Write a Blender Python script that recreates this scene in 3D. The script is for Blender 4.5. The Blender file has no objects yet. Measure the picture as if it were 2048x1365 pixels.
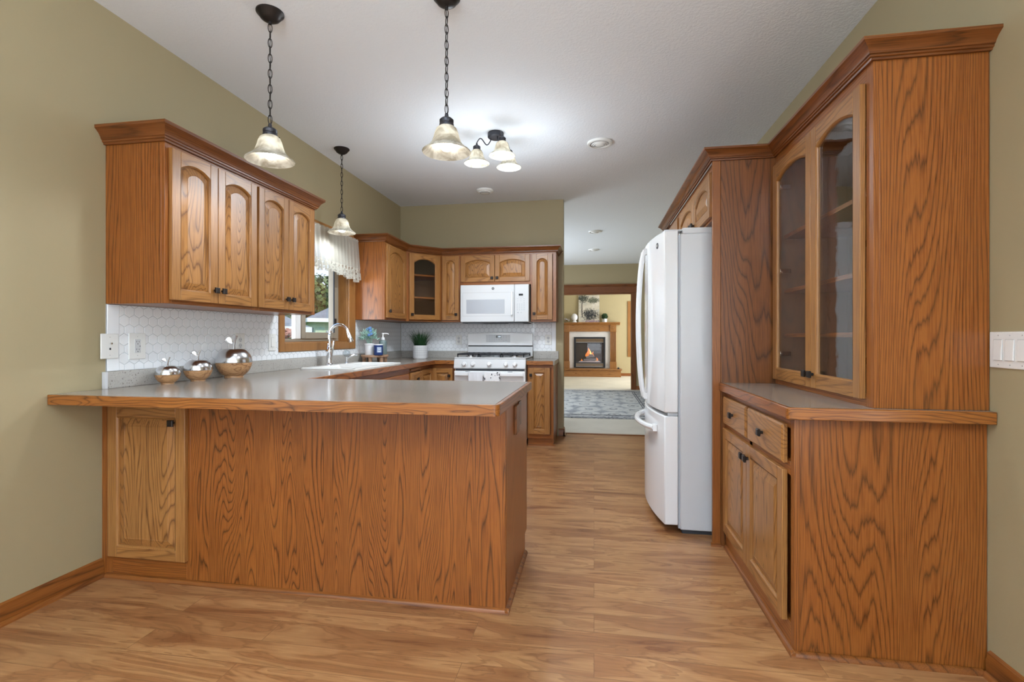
import bpy, bmesh, math, random
from mathutils import Vector, Matrix
random.seed(7)
PI = math.pi
SC = bpy.context.scene
COL = SC.collection
D = bpy.data

XL, XR, YB, CZ = -2.298, 1.303, 5.66, 2.70   # left wall, right wall, kitchen back wall, ceiling

# ------------------------------------------------------------------ camera
cam_d = D.cameras.new('camera')
cam = D.objects.new('camera', cam_d)
COL.objects.link(cam)
cam_d.sensor_width = 36.0
cam_d.lens = 990.0 / 2048.0 * 36.0
cam_d.shift_y = -8.0 / 2048.0
cam_d.clip_end = 300
cam.location = (0, 0, 1.13)
cam.rotation_euler = (PI / 2, 0, math.atan(164.0 / 990.0))
SC.camera = cam

# ------------------------------------------------------------------ world / daylight / exposure
W = D.worlds.new('sky')
SC.world = W
W.use_nodes = True
wn = W.node_tree
wn.nodes.clear()
wo = wn.nodes.new('ShaderNodeOutputWorld')
wb = wn.nodes.new('ShaderNodeBackground')
wt = wn.nodes.new('ShaderNodeTexCoord')
ws = wn.nodes.new('ShaderNodeSeparateXYZ')
wr = wn.nodes.new('ShaderNodeValToRGB')
wr.color_ramp.elements[0].position = 0.0
wr.color_ramp.elements[0].color = (0.86, 0.95, 1.05, 1)
wr.color_ramp.elements[1].position = 0.45
wr.color_ramp.elements[1].color = (0.36, 0.60, 0.98, 1)
wn.links.new(wt.outputs['Generated'], ws.inputs[0])
wn.links.new(ws.outputs['Z'], wr.inputs[0])
wn.links.new(wr.outputs[0], wb.inputs[0])
wb.inputs[1].default_value = 1.35
wn.links.new(wb.outputs[0], wo.inputs[0])

def lamp(name, kind, loc, rot, energy, color=(1, 1, 1), size=1.0, size_y=None):
    l = D.lights.new(name, kind)
    l.energy = energy
    l.color = color
    if kind == 'AREA':
        l.shape = 'RECTANGLE'
        l.size = size
        l.size_y = size_y or size
    if kind == 'SUN':
        l.angle = math.radians(6)
    if kind == 'SPOT':
        l.spot_size = 2.85
        l.spot_blend = 0.35
        l.shadow_soft_size = size
    if kind == 'POINT':
        l.shadow_soft_size = size
    o = D.objects.new(name, l)
    COL.objects.link(o)
    o.location = loc
    o.rotation_euler = rot
    return o

# outdoor sun (comes from behind the house, lights the neighbours)
lamp('sun', 'SUN', (0, 0, 20), (math.radians(48), 0, math.radians(58)), 3.6, (1.0, 0.95, 0.86))
# daylight entering through the breakfast-nook patio door and left window behind the camera
lamp('patio_door_daylight', 'AREA', (-0.5, -2.52, 1.35), (PI / 2, 0, 0), 15, (0.80, 0.91, 1.0), 2.9, 2.1)
lamp('nook_window_daylight', 'AREA', (XL + 0.04, -1.0, 1.45), (PI / 2, 0, -PI / 2), 36, (0.80, 0.91, 1.0), 2.2, 1.6)
lamp('nook_right_fill', 'AREA', (XR - 0.04, -0.9, 1.25), (PI / 2, 0, PI / 2), 58, (0.80, 0.91, 1.0), 2.2, 1.9)  # added unseen fill from the right, lifting the tiles and left wall
# added unseen up-light behind the camera, brightening the room off the ceiling
lamp('ceiling_bounce_fill', 'AREA', (-0.4, -0.7, 1.95), (PI, 0, 0), 140, (0.76, 0.89, 1.0), 0.8, 0.8)
# open sky outside the kitchen window, falling in from the left
lamp('kitchen_window_daylight', 'AREA', (-4.20, 1.70, 1.20), Vector((2.07, 2.79, 0.40)).to_track_quat('-Z', 'Y').to_euler(), 95, (0.92, 0.96, 1.0), 1.1, 1.1)
# daylight through the dining room and living room windows
lamp('dining_window_daylight', 'AREA', (XL + 0.05, 8.4, 1.5), (PI / 2, 0, -PI / 2), 80, (0.85, 0.93, 1.0), 2.6, 1.9)
lamp('living_window_daylight', 'AREA', (3.3, 12.8, 1.5), (PI / 2, 0, PI / 2), 150, (0.92, 0.96, 1.0), 2.6, 1.9)

SC.view_settings.view_transform = 'Standard'
SC.view_settings.look = 'None'
SC.view_settings.gamma = 1.0
SC.view_settings.use_curve_mapping = False
SC.view_settings.exposure = 0.26
try:
    SC.cycles.use_denoising = True
    SC.cycles.max_bounces = 8
    SC.cycles.diffuse_bounces = 5
    SC.cycles.sample_clamp_indirect = 12.0
except Exception:
    pass

# ------------------------------------------------------------------ key dimensions
CT = 0.884                      # worktop height

# ------------------------------------------------------------------ materials
def srgb(r, g, b):
    f = lambda c: (c / 255 / 12.92) if c / 255 <= 0.04045 else ((c / 255 + 0.055) / 1.055) ** 2.4
    return (f(r), f(g), f(b), 1.0)

class NT:
    def __init__(s, name):
        s.m = D.materials.new(name)
        s.m.use_nodes = True
        s.t = s.m.node_tree
        s.t.nodes.clear()
        s.out = s.t.nodes.new('ShaderNodeOutputMaterial')
        s.b = s.t.nodes.new('ShaderNodeBsdfPrincipled')
        s.link(s.b.outputs[0], s.out.inputs[0])
    def n(s, typ, **kw):
        x = s.t.nodes.new(typ)
        for k, v in kw.items():
            if k.startswith('i_'):
                x.inputs[k[2:].replace('_', ' ')].default_value = v
            else:
                setattr(x, k, v)
        return x
    def link(s, a, b):
        s.t.links.new(a, b)
    def set(s, **kw):
        for k, v in kw.items():
            s.b.inputs[k.replace('_', ' ')].default_value = v
        return s
    def math(s, op, a, b=None, c=None):
        x = s.n('ShaderNodeMath', operation=op)
        for i, v in enumerate((a, b, c)):
            if v is None:
                continue
            if isinstance(v, (int, float)):
                x.inputs[i].default_value = v
            else:
                s.link(v, x.inputs[i])
        return x.outputs[0]
    def ramp(s, fac, stops):
        r = s.n('ShaderNodeValToRGB')
        e = r.color_ramp.elements
        while len(e) < len(stops):
            e.new(0.5)
        for i, (p, c) in enumerate(stops):
            e[i].position = p
            e[i].color = c if len(c) == 4 else (*c, 1)
        s.link(fac, r.inputs[0])
        return r.outputs[0]
    def mix(s, fac, a, b, blend='MIX'):
        x = s.n('ShaderNodeMix', data_type='RGBA', blend_type=blend)
        for i, v in ((0, fac), (6, a), (7, b)):
            if isinstance(v, (int, float)):
                x.inputs[i].default_value = v
            elif isinstance(v, tuple):
                x.inputs[i].default_value = v if len(v) == 4 else (*v, 1)
            else:
                s.link(v, x.inputs[i])
        return x.outputs[2]
    def coords(s, rnd=True, kind='Object'):
        tc = s.n('ShaderNodeTexCoord')
        v = tc.outputs[kind]
        if rnd:
            oi = s.n('ShaderNodeObjectInfo')
            m = s.n('ShaderNodeVectorMath', operation='SCALE')
            m.inputs[0].default_value = (17.3, 9.1, 13.7)
            s.link(oi.outputs['Random'], m.inputs['Scale'])
            a = s.n('ShaderNodeVectorMath', operation='ADD')
            s.link(v, a.inputs[0])
            s.link(m.outputs[0], a.inputs[1])
            v = a.outputs[0]
        return v
    def scaled(s, v, sc):
        m = s.n('ShaderNodeVectorMath', operation='MULTIPLY')
        s.link(v, m.inputs[0])
        m.inputs[1].default_value = sc
        return m.outputs[0]
    def noise(s, v, scale, detail=2.0, rough=0.5, dist=0.0):
        x = s.n('ShaderNodeTexNoise')
        x.inputs['Scale'].default_value = scale
        x.inputs['Detail'].default_value = detail
        x.inputs['Roughness'].default_value = rough
        x.inputs['Distortion'].default_value = dist
        s.link(v, x.inputs['Vector'])
        return x.outputs[0]
    def bump(s, h, strength=0.2, dist=0.01):
        x = s.n('ShaderNodeBump')
        x.inputs['Strength'].default_value = strength
        x.inputs['Distance'].default_value = dist
        s.link(h, x.inputs['Height'])
        s.link(x.outputs[0], s.b.inputs['Normal'])

def plain(name, col, rough=0.5, metal=0.0, **kw):
    n = NT(name)
    n.set(Base_Color=col if len(col) == 4 else (*col, 1), Roughness=rough, Metallic=metal)
    for k, v in kw.items():
        n.b.inputs[k.replace('_', ' ')].default_value = v
    return n.m

def wood(name, axis, light, dark, k=13.0, straight=0.0, cross=5.0, along=0.75, rough=0.33, contrast=1.0, rnd=True):
    n = NT(name)
    v = n.coords(rnd)
    s = {'x': (along, cross, cross), 'y': (cross, along, cross), 'z': (cross, cross, along)}[axis]
    big = n.noise(n.scaled(v, s), 1.0, 1.6, 0.45, 0.15)
    sx = n.n('ShaderNodeSeparateXYZ')
    n.link(v, sx.inputs[0])
    o = sx.outputs
    lin = {'x': n.math('ADD', o[1], o[2]), 'y': n.math('ADD', o[0], o[2]), 'z': n.math('ADD', o[0], o[1])}[axis]
    f2 = tuple({0: 60, 1: 2.2}[1 if 'xyz'[i] == axis else 0] for i in range(3))
    jag = n.noise(n.scaled(v, f2), 1.0, 2.0, 0.6)
    jg = 0.55 if k + straight < 60 else 1.1
    val = n.math('ADD', n.math('MULTIPLY', big, k), n.math('MULTIPLY', lin, straight))
    val = n.math('ADD', val, n.math('MULTIPLY', jag, jg))
    fr = n.math('FRACT', val)
    mid = tuple(light[i] * 0.62 + dark[i] * 0.38 for i in range(3))
    dk = tuple(light[i] * (1 - contrast) + dark[i] * contrast for i in range(3))
    col = n.ramp(fr, [(0.0, dk), (0.10, mid), (0.30, light[:3]), (0.80, light[:3]), (0.92, mid), (1.0, dk)])
    f3 = tuple({0: 330.0, 1: 7.0}[1 if 'xyz'[i] == axis else 0] for i in range(3))
    por = n.noise(n.scaled(v, f3), 1.0, 2.0, 0.6)
    pf = n.ramp(por, [(0.34, (0.58, 0.47, 0.37)), (0.54, (1, 1, 1))])
    col = n.mix(0.75, col, pf, 'MULTIPLY')
    tone = n.noise(n.scaled(v, tuple(c * 0.35 for c in s)), 1.0, 2.0)
    tf = n.ramp(tone, [(0.3, (0.86, 0.83, 0.8)), (0.7, (1.08, 1.08, 1.1))])
    col = n.mix(0.8, col, tf, 'MULTIPLY')
    n.link(col, n.b.inputs['Base Color'])
    n.set(Roughness=rough)
    n.bump(por, 0.06, 0.002)
    return n.m

OL, OD = (0.300, 0.098, 0.0178), (0.088, 0.0275, 0.0054)      # red-brown oak of frames and panels
HL, HD = (0.37, 0.170, 0.048), (0.125, 0.046, 0.0110)      # honey oak of the doors
M = {}
M['oak_v'] = wood('oak_vertical', 'z', OL, OD, 9, 130, contrast=0.7)
M['oak_h'] = wood('oak_horizontal', 'x', OL, OD, 12, 90, contrast=0.7)
M['oak_d'] = wood('oak_depth', 'y', OL, OD, 12, 90, contrast=0.7)
M['oak_cath'] = wood('oak_veneer_cathedral', 'z', OL, OD, 58, 0, 6.0, 0.50, 0.36, 1.0)
M['oak_side'] = wood('oak_veneer_side', 'z', OL, OD, 40, 60, 3.4, 0.36, 0.30, 0.82)
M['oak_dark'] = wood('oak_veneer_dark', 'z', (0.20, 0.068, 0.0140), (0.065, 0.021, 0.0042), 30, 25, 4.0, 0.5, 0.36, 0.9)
M['honey_v'] = wood('honey_oak_vertical', 'z', HL, HD, 8, 140, contrast=0.6)
M['honey_h'] = wood('honey_oak_horizontal', 'x', HL, HD, 16, 40, 6.0, 1.2, contrast=0.7)
M['honey_p'] = wood('honey_oak_panel', 'z', HL, HD, 34, 14, 6.0, 0.8, contrast=0.95)
M['crown'] = wood('oak_crown', 'x', (0.20, 0.064, 0.0130), (0.07, 0.021, 0.0042), 10, 70, contrast=0.8)
M['crown_y'] = wood('oak_crown_along', 'y', (0.20, 0.064, 0.0130), (0.07, 0.021, 0.0042), 10, 70, contrast=0.8)
M['band_x'] = wood('oak_edge_band_across', 'x', (0.33, 0.118, 0.023), (0.11, 0.034, 0.007), 14, 0, 14.0, 2.2, 0.3)
M['band_y'] = wood('oak_edge_band_along', 'y', (0.29, 0.094, 0.019), (0.10, 0.027, 0.005), 12, 30, 8.0, 1.5, 0.3)
M['inside'] = plain('cabinet_interior', (0.20, 0.105, 0.050), 0.6)
M['apple_wood'] = wood('acacia_wood', 'x', (0.52, 0.30, 0.145), (0.24, 0.105, 0.042), 7, 4, 14.0, 7.0, 0.35)
M['tray_wood'] = wood('rustic_wood', 'x', (0.50, 0.31, 0.20), (0.28, 0.15, 0.085), 6, 10, 10, 2, 0.6)

def wall_paint(name, c):
    n = NT(name)
    v = n.coords(False)
    h = n.noise(v, 55, 3, 0.6)
    n.set(Base_Color=(*c, 1), Roughness=0.62)
    n.bump(h, 0.10, 0.004)
    return n.m
M['wall'] = wall_paint('tan_wall_paint', (0.350, 0.285, 0.165))
M['wall_lr'] = wall_paint('living_wall_paint', (0.460, 0.380, 0.210))

n = NT('knockdown_ceiling')
v = n.coords(False)
h = n.ramp(n.noise(v, 60, 3, 0.62, 0.4), [(0.42, (0, 0, 0)), (0.6, (1, 1, 1))])
n.set(Base_Color=(0.79, 0.82, 0.86, 1), Roughness=0.85)
n.bump(h, 0.22, 0.004)
M['ceil'] = n.m

n = NT('laminate_floor')
v = n.coords(False)
br = n.n('ShaderNodeTexBrick')
br.offset = 0.37
br.inputs['Color1'].default_value = (0, 0, 0, 1)
br.inputs['Color2'].default_value = (1, 1, 1, 1)
br.inputs['Mortar'].default_value = (0.5, 0.5, 0.5, 1)
br.inputs['Scale'].default_value = 1.0
br.inputs['Mortar Size'].default_value = 0.0012
br.inputs['Brick Width'].default_value = 1.22
br.inputs['Row Height'].default_value = 0.128
n.link(v, br.inputs['Vector'])
off = n.n('ShaderNodeVectorMath', operation='SCALE')
n.link(br.outputs['Color'], off.inputs[0])
off.inputs['Scale'].default_value = 7.0
ad = n.n('ShaderNodeVectorMath', operation='ADD')
n.link(v, ad.inputs[0])
n.link(off.outputs[0], ad.inputs[1])
g = n.noise(n.scaled(ad.outputs[0], (1.5, 8.0, 1)), 1.0, 3.0, 0.58, 1.3)
gl = n.math('FRACT', n.math('MULTIPLY', g, 6.5))
fine = n.noise(n.scaled(ad.outputs[0], (5, 110, 1)), 1.0, 3.0, 0.65)
c1 = n.ramp(g, [(0.25, (0.200, 0.074, 0.026)), (0.45, (0.330, 0.152, 0.060)), (0.60, (0.420, 0.222, 0.094)), (0.75, (0.270, 0.105, 0.038))])
c2 = n.mix(0.62, c1, n.ramp(gl, [(0.0, (0.60, 0.52, 0.46)), (0.25, (1, 1, 1)), (0.9, (1, 1, 1)), (1.0, (0.62, 0.54, 0.48))]), 'MULTIPLY')
c3 = n.mix(0.55, c2, n.ramp(fine, [(0.3, (0.72, 0.66, 0.6)), (0.6, (1.06, 1.05, 1.04))]), 'MULTIPLY')
c4 = n.mix(0.35, c3, n.ramp(br.outputs['Color'], [(0, (0.80, 0.76, 0.72)), (1, (1.12, 1.12, 1.14))]), 'MULTIPLY')
c5 = n.mix(n.math('MULTIPLY', br.outputs['Fac'], 0.55), c4, (0.12, 0.05, 0.02))
n.link(c5, n.b.inputs['Base Color'])
n.set(Roughness=0.34)
n.bump(fine, 0.05, 0.002)
M['floor'] = n.m

def speckle(name, base, dark, amt, rough, sc=150):
    n = NT(name)
    v = n.coords(False)
    a = n.noise(v, sc, 2, 0.6)
    b = n.noise(v, 9, 3, 0.6)
    c = n.ramp(a, [(0.30, dark), (0.30 + amt, base), (0.62, base), (0.8, tuple(min(1, x * 1.35) for x in base))])
    c = n.mix(0.5, c, n.ramp(b, [(0.3, (0.86, 0.85, 0.84)), (0.7, (1.08, 1.08, 1.08))]), 'MULTIPLY')
    n.link(c, n.b.inputs['Base Color'])
    n.set(Roughness=rough)
    return n.m
M['laminate'] = speckle('stone_laminate', (0.290, 0.248, 0.208), (0.17, 0.14, 0.115), 0.16, 0.17, 220)
M['upstand'] = speckle('stone_laminate_upstand', (0.42, 0.40, 0.37), (0.12, 0.10, 0.09), 0.09, 0.35, 130)
M['tile'] = plain('white_hex_tile', (0.86, 0.88, 0.91), 0.3)
M['grout'] = plain('tile_groove', (0.60, 0.62, 0.65), 0.6)
M['white'] = plain('white_enamel', (0.62, 0.63, 0.645), 0.28)
M['white_gl'] = plain('white_gloss', (0.82, 0.83, 0.845), 0.12)
M['plate'] = plain('white_plastic', (0.80, 0.80, 0.78), 0.35)
M['plate_line'] = plain('grey_plastic_line', (0.45, 0.45, 0.45), 0.5)
M['grey'] = plain('grey_plastic', (0.42, 0.44, 0.47), 0.4)
M['dgrey'] = plain('dark_gap', (0.03, 0.033, 0.04), 0.6)
M['black'] = plain('black_iron', (0.012, 0.013, 0.018), 0.45)
M['black_gl'] = plain('black_display', (0.006, 0.007, 0.012), 0.1)
M['mwglass'] = plain('microwave_window', (0.40, 0.42, 0.46), 0.15)
M['bronze'] = plain('oil_rubbed_bronze', (0.030, 0.024, 0.022), 0.38, 0.6)
M['pewter'] = plain('pewter_metal', (0.055, 0.055, 0.065), 0.4, 0.6)
M['chrome'] = plain('chrome', (0.80, 0.81, 0.83), 0.07, 1.0)
M['steel'] = plain('hammered_metal', (0.62, 0.62, 0.63), 0.2, 1.0)
M['brass'] = plain('antique_brass', (0.20, 0.12, 0.05), 0.35, 0.8)
M['sink'] = plain('white_sink', (0.80, 0.79, 0.765), 0.15)
M['tan_frame'] = plain('tan_window_vinyl', (0.30, 0.255, 0.195), 0.45)
M['vinyl'] = plain('white_window_vinyl', (0.78, 0.78, 0.77), 0.4)

def glass_mat(name, tint=(1, 1, 1), rough=0.0, refl=1.0, wave=0.0):
    n = NT(name)
    n.t.nodes.remove(n.b)
    tr = n.n('ShaderNodeBsdfTransparent')
    tr.inputs[0].default_value = (*tint, 1)
    gl = n.n('ShaderNodeBsdfGlossy')
    gl.inputs['Roughness'].default_value = rough
    gl.inputs[0].default_value = (refl, refl, refl, 1)
    fr = n.n('ShaderNodeFresnel')
    ge = n.n('ShaderNodeNewGeometry')
    n.link(n.math('SUBTRACT', 1.5, n.math('MULTIPLY', ge.outputs['Backfacing'], 1.5 - 1 / 1.5)), fr.inputs[0])
    mx = n.n('ShaderNodeMixShader')
    n.link(fr.outputs[0], mx.inputs[0])
    n.link(tr.outputs[0], mx.inputs[1])
    n.link(gl.outputs[0], mx.inputs[2])
    n.link(mx.outputs[0], n.out.inputs[0])
    if wave:
        bp = n.n('ShaderNodeBump')
        bp.inputs['Strength'].default_value = wave
        bp.inputs['Distance'].default_value = 0.004
        n.link(n.noise(n.coords(False), 14, 2), bp.inputs['Height'])
        n.link(bp.outputs[0], gl.inputs['Normal'])
    return n.m
M['pane'] = glass_mat('window_glass')
M['cabglass'] = glass_mat('cabinet_glass', (0.92, 0.94, 0.95), 0.02, 1.0, 0.12)
M['jar'] = glass_mat('clear_glass', (0.80, 0.86, 0.88), 0.02)
M['crystal'] = glass_mat('crystal_glass', (0.80, 0.84, 0.86), 0.03)

n = NT('alabaster_glass')
v = n.coords(True)
n.t.nodes.remove(n.b)
tl = n.n('ShaderNodeBsdfTranslucent')
df = n.n('ShaderNodeBsdfDiffuse')
mot = n.noise(v, 16, 3, 0.6, 0.6)
cc = n.ramp(mot, [(0.35, (0.42, 0.38, 0.30)), (0.6, (0.76, 0.74, 0.67))])
n.link(cc, tl.inputs[0])
n.link(cc, df.inputs[0])
mx = n.n('ShaderNodeMixShader')
mx.inputs[0].default_value = 0.60
n.link(tl.outputs[0], mx.inputs[1])
n.link(df.outputs[0], mx.inputs[2])
n.link(mx.outputs[0], n.out.inputs[0])
M['shade'] = n.m

def emit(name, c, s):
    n = NT(name)
    n.set(Base_Color=(0, 0, 0, 1))
    n.b.inputs['Emission Color'].default_value = (*c, 1)
    n.b.inputs['Emission Strength'].default_value = s
    return n.m
M['bulb'] = emit('lit_bulb', (1.0, 0.97, 0.92), 15)
M['flame_y'] = emit('flame_yellow', (1.0, 0.62, 0.16), 1.6)
M['flame_o'] = emit('flame_orange', (0.95, 0.27, 0.05), 0.8)

n = NT('valance_sheer')
v = n.coords(False)
n.t.nodes.remove(n.b)
tr = n.n('ShaderNodeBsdfTransparent')
df = n.n('ShaderNodeBsdfDiffuse')
tl = n.n('ShaderNodeBsdfTranslucent')
df.inputs[0].default_value = (0.58, 0.545, 0.475, 1)
tl.inputs[0].default_value = (0.52, 0.49, 0.43, 1)
m1 = n.n('ShaderNodeMixShader')
m1.inputs[0].default_value = 0.5
n.link(df.outputs[0], m1.inputs[1])
n.link(tl.outputs[0], m1.inputs[2])
sx = n.n('ShaderNodeSeparateXYZ')
n.link(v, sx.inputs[0])
vo = n.n('ShaderNodeTexVoronoi')
vo.feature = 'DISTANCE_TO_EDGE'
vo.inputs['Scale'].default_value = 30
n.link(v, vo.inputs['Vector'])
holes = n.math('GREATER_THAN', vo.outputs['Distance'], 0.17)
low = n.math('LESS_THAN', sx.outputs[2], -0.27)
open_ = n.math('MULTIPLY', holes, low)
alpha = n.math('SUBTRACT', n.math('ADD', 0.72, n.math('MULTIPLY', low, 0.22)), n.math('MULTIPLY', open_, 0.55))
m2 = n.n('ShaderNodeMixShader')
n.link(alpha, m2.inputs[0])
n.link(tr.outputs[0], m2.inputs[1])
n.link(m1.outputs[0], m2.inputs[2])
n.link(m2.outputs[0], n.out.inputs[0])
M['sheer'] = n.m

def fuzz(name, c, var=0.25, sc=220, rough=0.95):
    n = NT(name)
    v = n.coords(False)
    a = n.noise(v, sc, 3, 0.7)
    b = n.noise(v, 2.2, 3, 0.6)
    lo = tuple(x * (1 - var) for x in c)
    hi = tuple(min(1, x * (1 + var)) for x in c)
    col = n.mix(0.4, n.ramp(a, [(0.3, lo), (0.7, hi)]), n.ramp(b, [(0.35, lo), (0.65, hi)]))
    n.link(col, n.b.inputs['Base Color'])
    n.set(Roughness=rough)
    n.bump(a, 0.3, 0.01)
    return n.m
M['carpet'] = fuzz('cream_carpet', (0.56, 0.53, 0.47), 0.14)
M['carpet_lr'] = fuzz('living_carpet', (0.62, 0.56, 0.44), 0.12)
M['marble'] = fuzz('marble_surround', (0.66, 0.64, 0.63), 0.06, 20, 0.3)

n = NT('oriental_rug_field')
v = n.coords(False)
ck = n.n('ShaderNodeTexVoronoi')
ck.inputs['Scale'].default_value = 2.6
ck.inputs['Randomness'].default_value = 0.25
n.link(n.scaled(v, (1, 0.75, 1)), ck.inputs['Vector'])
rings = n.math('FRACT', n.math('MULTIPLY', ck.outputs['Distance'], 4.2))
sm = n.noise(v, 11, 4, 0.7, 1.2)
w1 = n.ramp(n.math('MULTIPLY', ck.outputs['Distance'], 1.6), [(0.0, (0.16, 0.12, 0.12)), (0.10, (0.05, 0.055, 0.075)), (0.17, (0.52, 0.53, 0.53)), (0.30, (0.44, 0.47, 0.51)), (0.36, (0.10, 0.11, 0.14)), (0.42, (0.54, 0.55, 0.55)), (0.75, (0.50, 0.52, 0.54)), (0.9, (0.24, 0.26, 0.30))])
w2 = n.ramp(sm, [(0.40, (0.05, 0.055, 0.075)), (0.46, (0.36, 0.39, 0.43)), (0.60, (0.56, 0.57, 0.56))])
n.link(n.mix(0.32, w1, w2), n.b.inputs['Base Color'])
n.set(Roughness=0.95)
M['rug'] = n.m
n = NT('oriental_rug_border')
v = n.coords(False)
w2 = n.ramp(n.noise(v, 13, 3, 0.7, 1.0), [(0.40, (0.06, 0.065, 0.085)), (0.47, (0.32, 0.34, 0.38)), (0.64, (0.50, 0.51, 0.51))])
n.link(w2, n.b.inputs['Base Color'])
n.set(Roughness=0.95)
M['rug_b'] = n.m
M['rug_line'] = plain('rug_guard_stripe', (0.09, 0.095, 0.115), 0.95)

n = NT('landscape_painting')
v = n.coords(False)
sx = n.n('ShaderNodeSeparateXYZ')
n.link(v, sx.inputs[0])
bg = n.ramp(n.noise(v, 5, 4, 0.7), [(0.3, (0.34, 0.36, 0.36)), (0.5, (0.60, 0.55, 0.44)), (0.7, (0.68, 0.64, 0.58))])
lf = n.noise(v, 30, 5, 0.85, 0.5)
def blob(cx, cz, rx, rz):
    dx = n.math('DIVIDE', n.math('SUBTRACT', sx.outputs[0], cx), rx)
    dz = n.math('DIVIDE', n.math('SUBTRACT', sx.outputs[2], cz), rz)
    return n.math('SUBTRACT', 1.0, n.math('ADD', n.math('MULTIPLY', dx, dx), n.math('MULTIPLY', dz, dz)))
def leafmask(b):
    return n.math('GREATER_THAN', n.math('ADD', n.math('MULTIPLY', b, 0.16), lf), 0.56)
tk = n.math('LESS_THAN', n.math('ABSOLUTE', n.math('ADD', sx.outputs[0], n.math('ADD', 0.165, n.math('MULTIPLY', n.noise(v, 4), 0.06)))), 0.014)
tk = n.math('MULTIPLY', tk, n.math('GREATER_THAN', sx.outputs[2], 0.14))
bg = n.mix(tk, bg, (0.09, 0.08, 0.07))
c = n.mix(leafmask(blob(-0.17, 0.70, 0.2, 0.13)), bg, (0.05, 0.06, 0.045))
c = n.mix(leafmask(blob(0.12, 0.64, 0.19, 0.10)), c, (0.11, 0.12, 0.08))
c = n.mix(leafmask(blob(0.03, 0.22, 0.24, 0.20)), c, (0.022, 0.026, 0.030))
c = n.mix(leafmask(blob(0.10, 0.02, 0.26, 0.05)), c, (0.33, 0.22, 0.28))
n.link(c, n.b.inputs['Base Color'])
n.set(Roughness=0.6)
M['painting'] = n.m

def leaf(name, a, b, rough=0.6):
    n = NT(name)
    v = n.coords(False)
    n.link(n.ramp(n.noise(v, 9, 3, 0.7), [(0.35, a), (0.65, b)]), n.b.inputs['Base Color'])
    n.set(Roughness=rough)
    return n.m
M['tree'] = leaf('tree_leaves', (0.055, 0.085, 0.030), (0.20, 0.25, 0.075))
M['tree2'] = leaf('yellow_green_leaves', (0.16, 0.20, 0.035), (0.36, 0.38, 0.08))
M['bark'] = plain('bark', (0.12, 0.09, 0.06), 0.9)
M['grasslawn'] = leaf('lawn', (0.10, 0.16, 0.045), (0.17, 0.24, 0.07), 0.9)
M['shrub_g'] = leaf('shrub_leaves', (0.09, 0.14, 0.05), (0.22, 0.27, 0.11))
M['shrub_r'] = leaf('shrub_blossom', (0.30, 0.11, 0.07), (0.48, 0.24, 0.17))
M['grass'] = leaf('artificial_grass', (0.010, 0.040, 0.014), (0.030, 0.105, 0.028), 0.5)
M['topiary'] = leaf('boxwood', (0.010, 0.035, 0.010), (0.045, 0.10, 0.03), 0.8)
M['succ'] = leaf('dusty_green_leaves', (0.16, 0.40, 0.32), (0.52, 0.68, 0.60), 0.6)
M['berry'] = plain('blue_flower', (0.13, 0.26, 0.52), 0.5)
M['candle'] = plain('cobalt_candle_glass', (0.010, 0.035, 0.16), 0.08)
M['label'] = plain('pale_label', (0.30, 0.38, 0.52), 0.5)
M['ink'] = plain('white_ink', (0.80, 0.82, 0.86), 0.5)
M['ceramic'] = plain('white_ceramic', (0.80, 0.80, 0.81), 0.3)
M['groove'] = plain('grey_glaze', (0.36, 0.37, 0.40), 0.5)
M['sage_glass'] = plain('grey_green_glass', (0.16, 0.215, 0.215), 0.12)
M['linen'] = fuzz('white_towel', (0.72, 0.73, 0.76), 0.05, 160)
n = NT('leaf_print_towel')
v = n.coords(False)
vo = n.n('ShaderNodeTexVoronoi')
vo.inputs['Scale'].default_value = 34
n.link(n.scaled(v, (1.5, 1, 0.9)), vo.inputs['Vector'])
nz = n.noise(v, 60, 2, 0.6)
mk = n.math('LESS_THAN', n.math('ADD', vo.outputs['Distance'], n.math('MULTIPLY', nz, 0.5)), 0.56)
n.link(n.mix(mk, (0.76, 0.76, 0.77), (0.05, 0.05, 0.06)), n.b.inputs['Base Color'])
n.set(Roughness=0.9)
M['towel_print'] = n.m

def siding(name, c, pitch):
    n = NT(name)
    v = n.coords(False)
    sx = n.n('ShaderNodeSeparateXYZ')
    n.link(v, sx.inputs[0])
    f = n.math('FRACT', n.math('DIVIDE', sx.outputs[2], pitch))
    col = n.ramp(f, [(0.0, tuple(x * 0.72 for x in c)), (0.1, c), (1.0, c)])
    n.link(col, n.b.inputs['Base Color'])
    n.set(Roughness=0.7)
    return n.m
M['siding_g'] = siding('pale_green_siding', (0.52, 0.60, 0.42), 0.14)
M['siding_w'] = siding('white_siding', (0.72, 0.72, 0.66), 0.14)
M['roof'] = fuzz('asphalt_shingle', (0.20, 0.205, 0.215), 0.2, 12)
M['fascia'] = plain('white_fascia', (0.78, 0.80, 0.76), 0.6)

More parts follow.
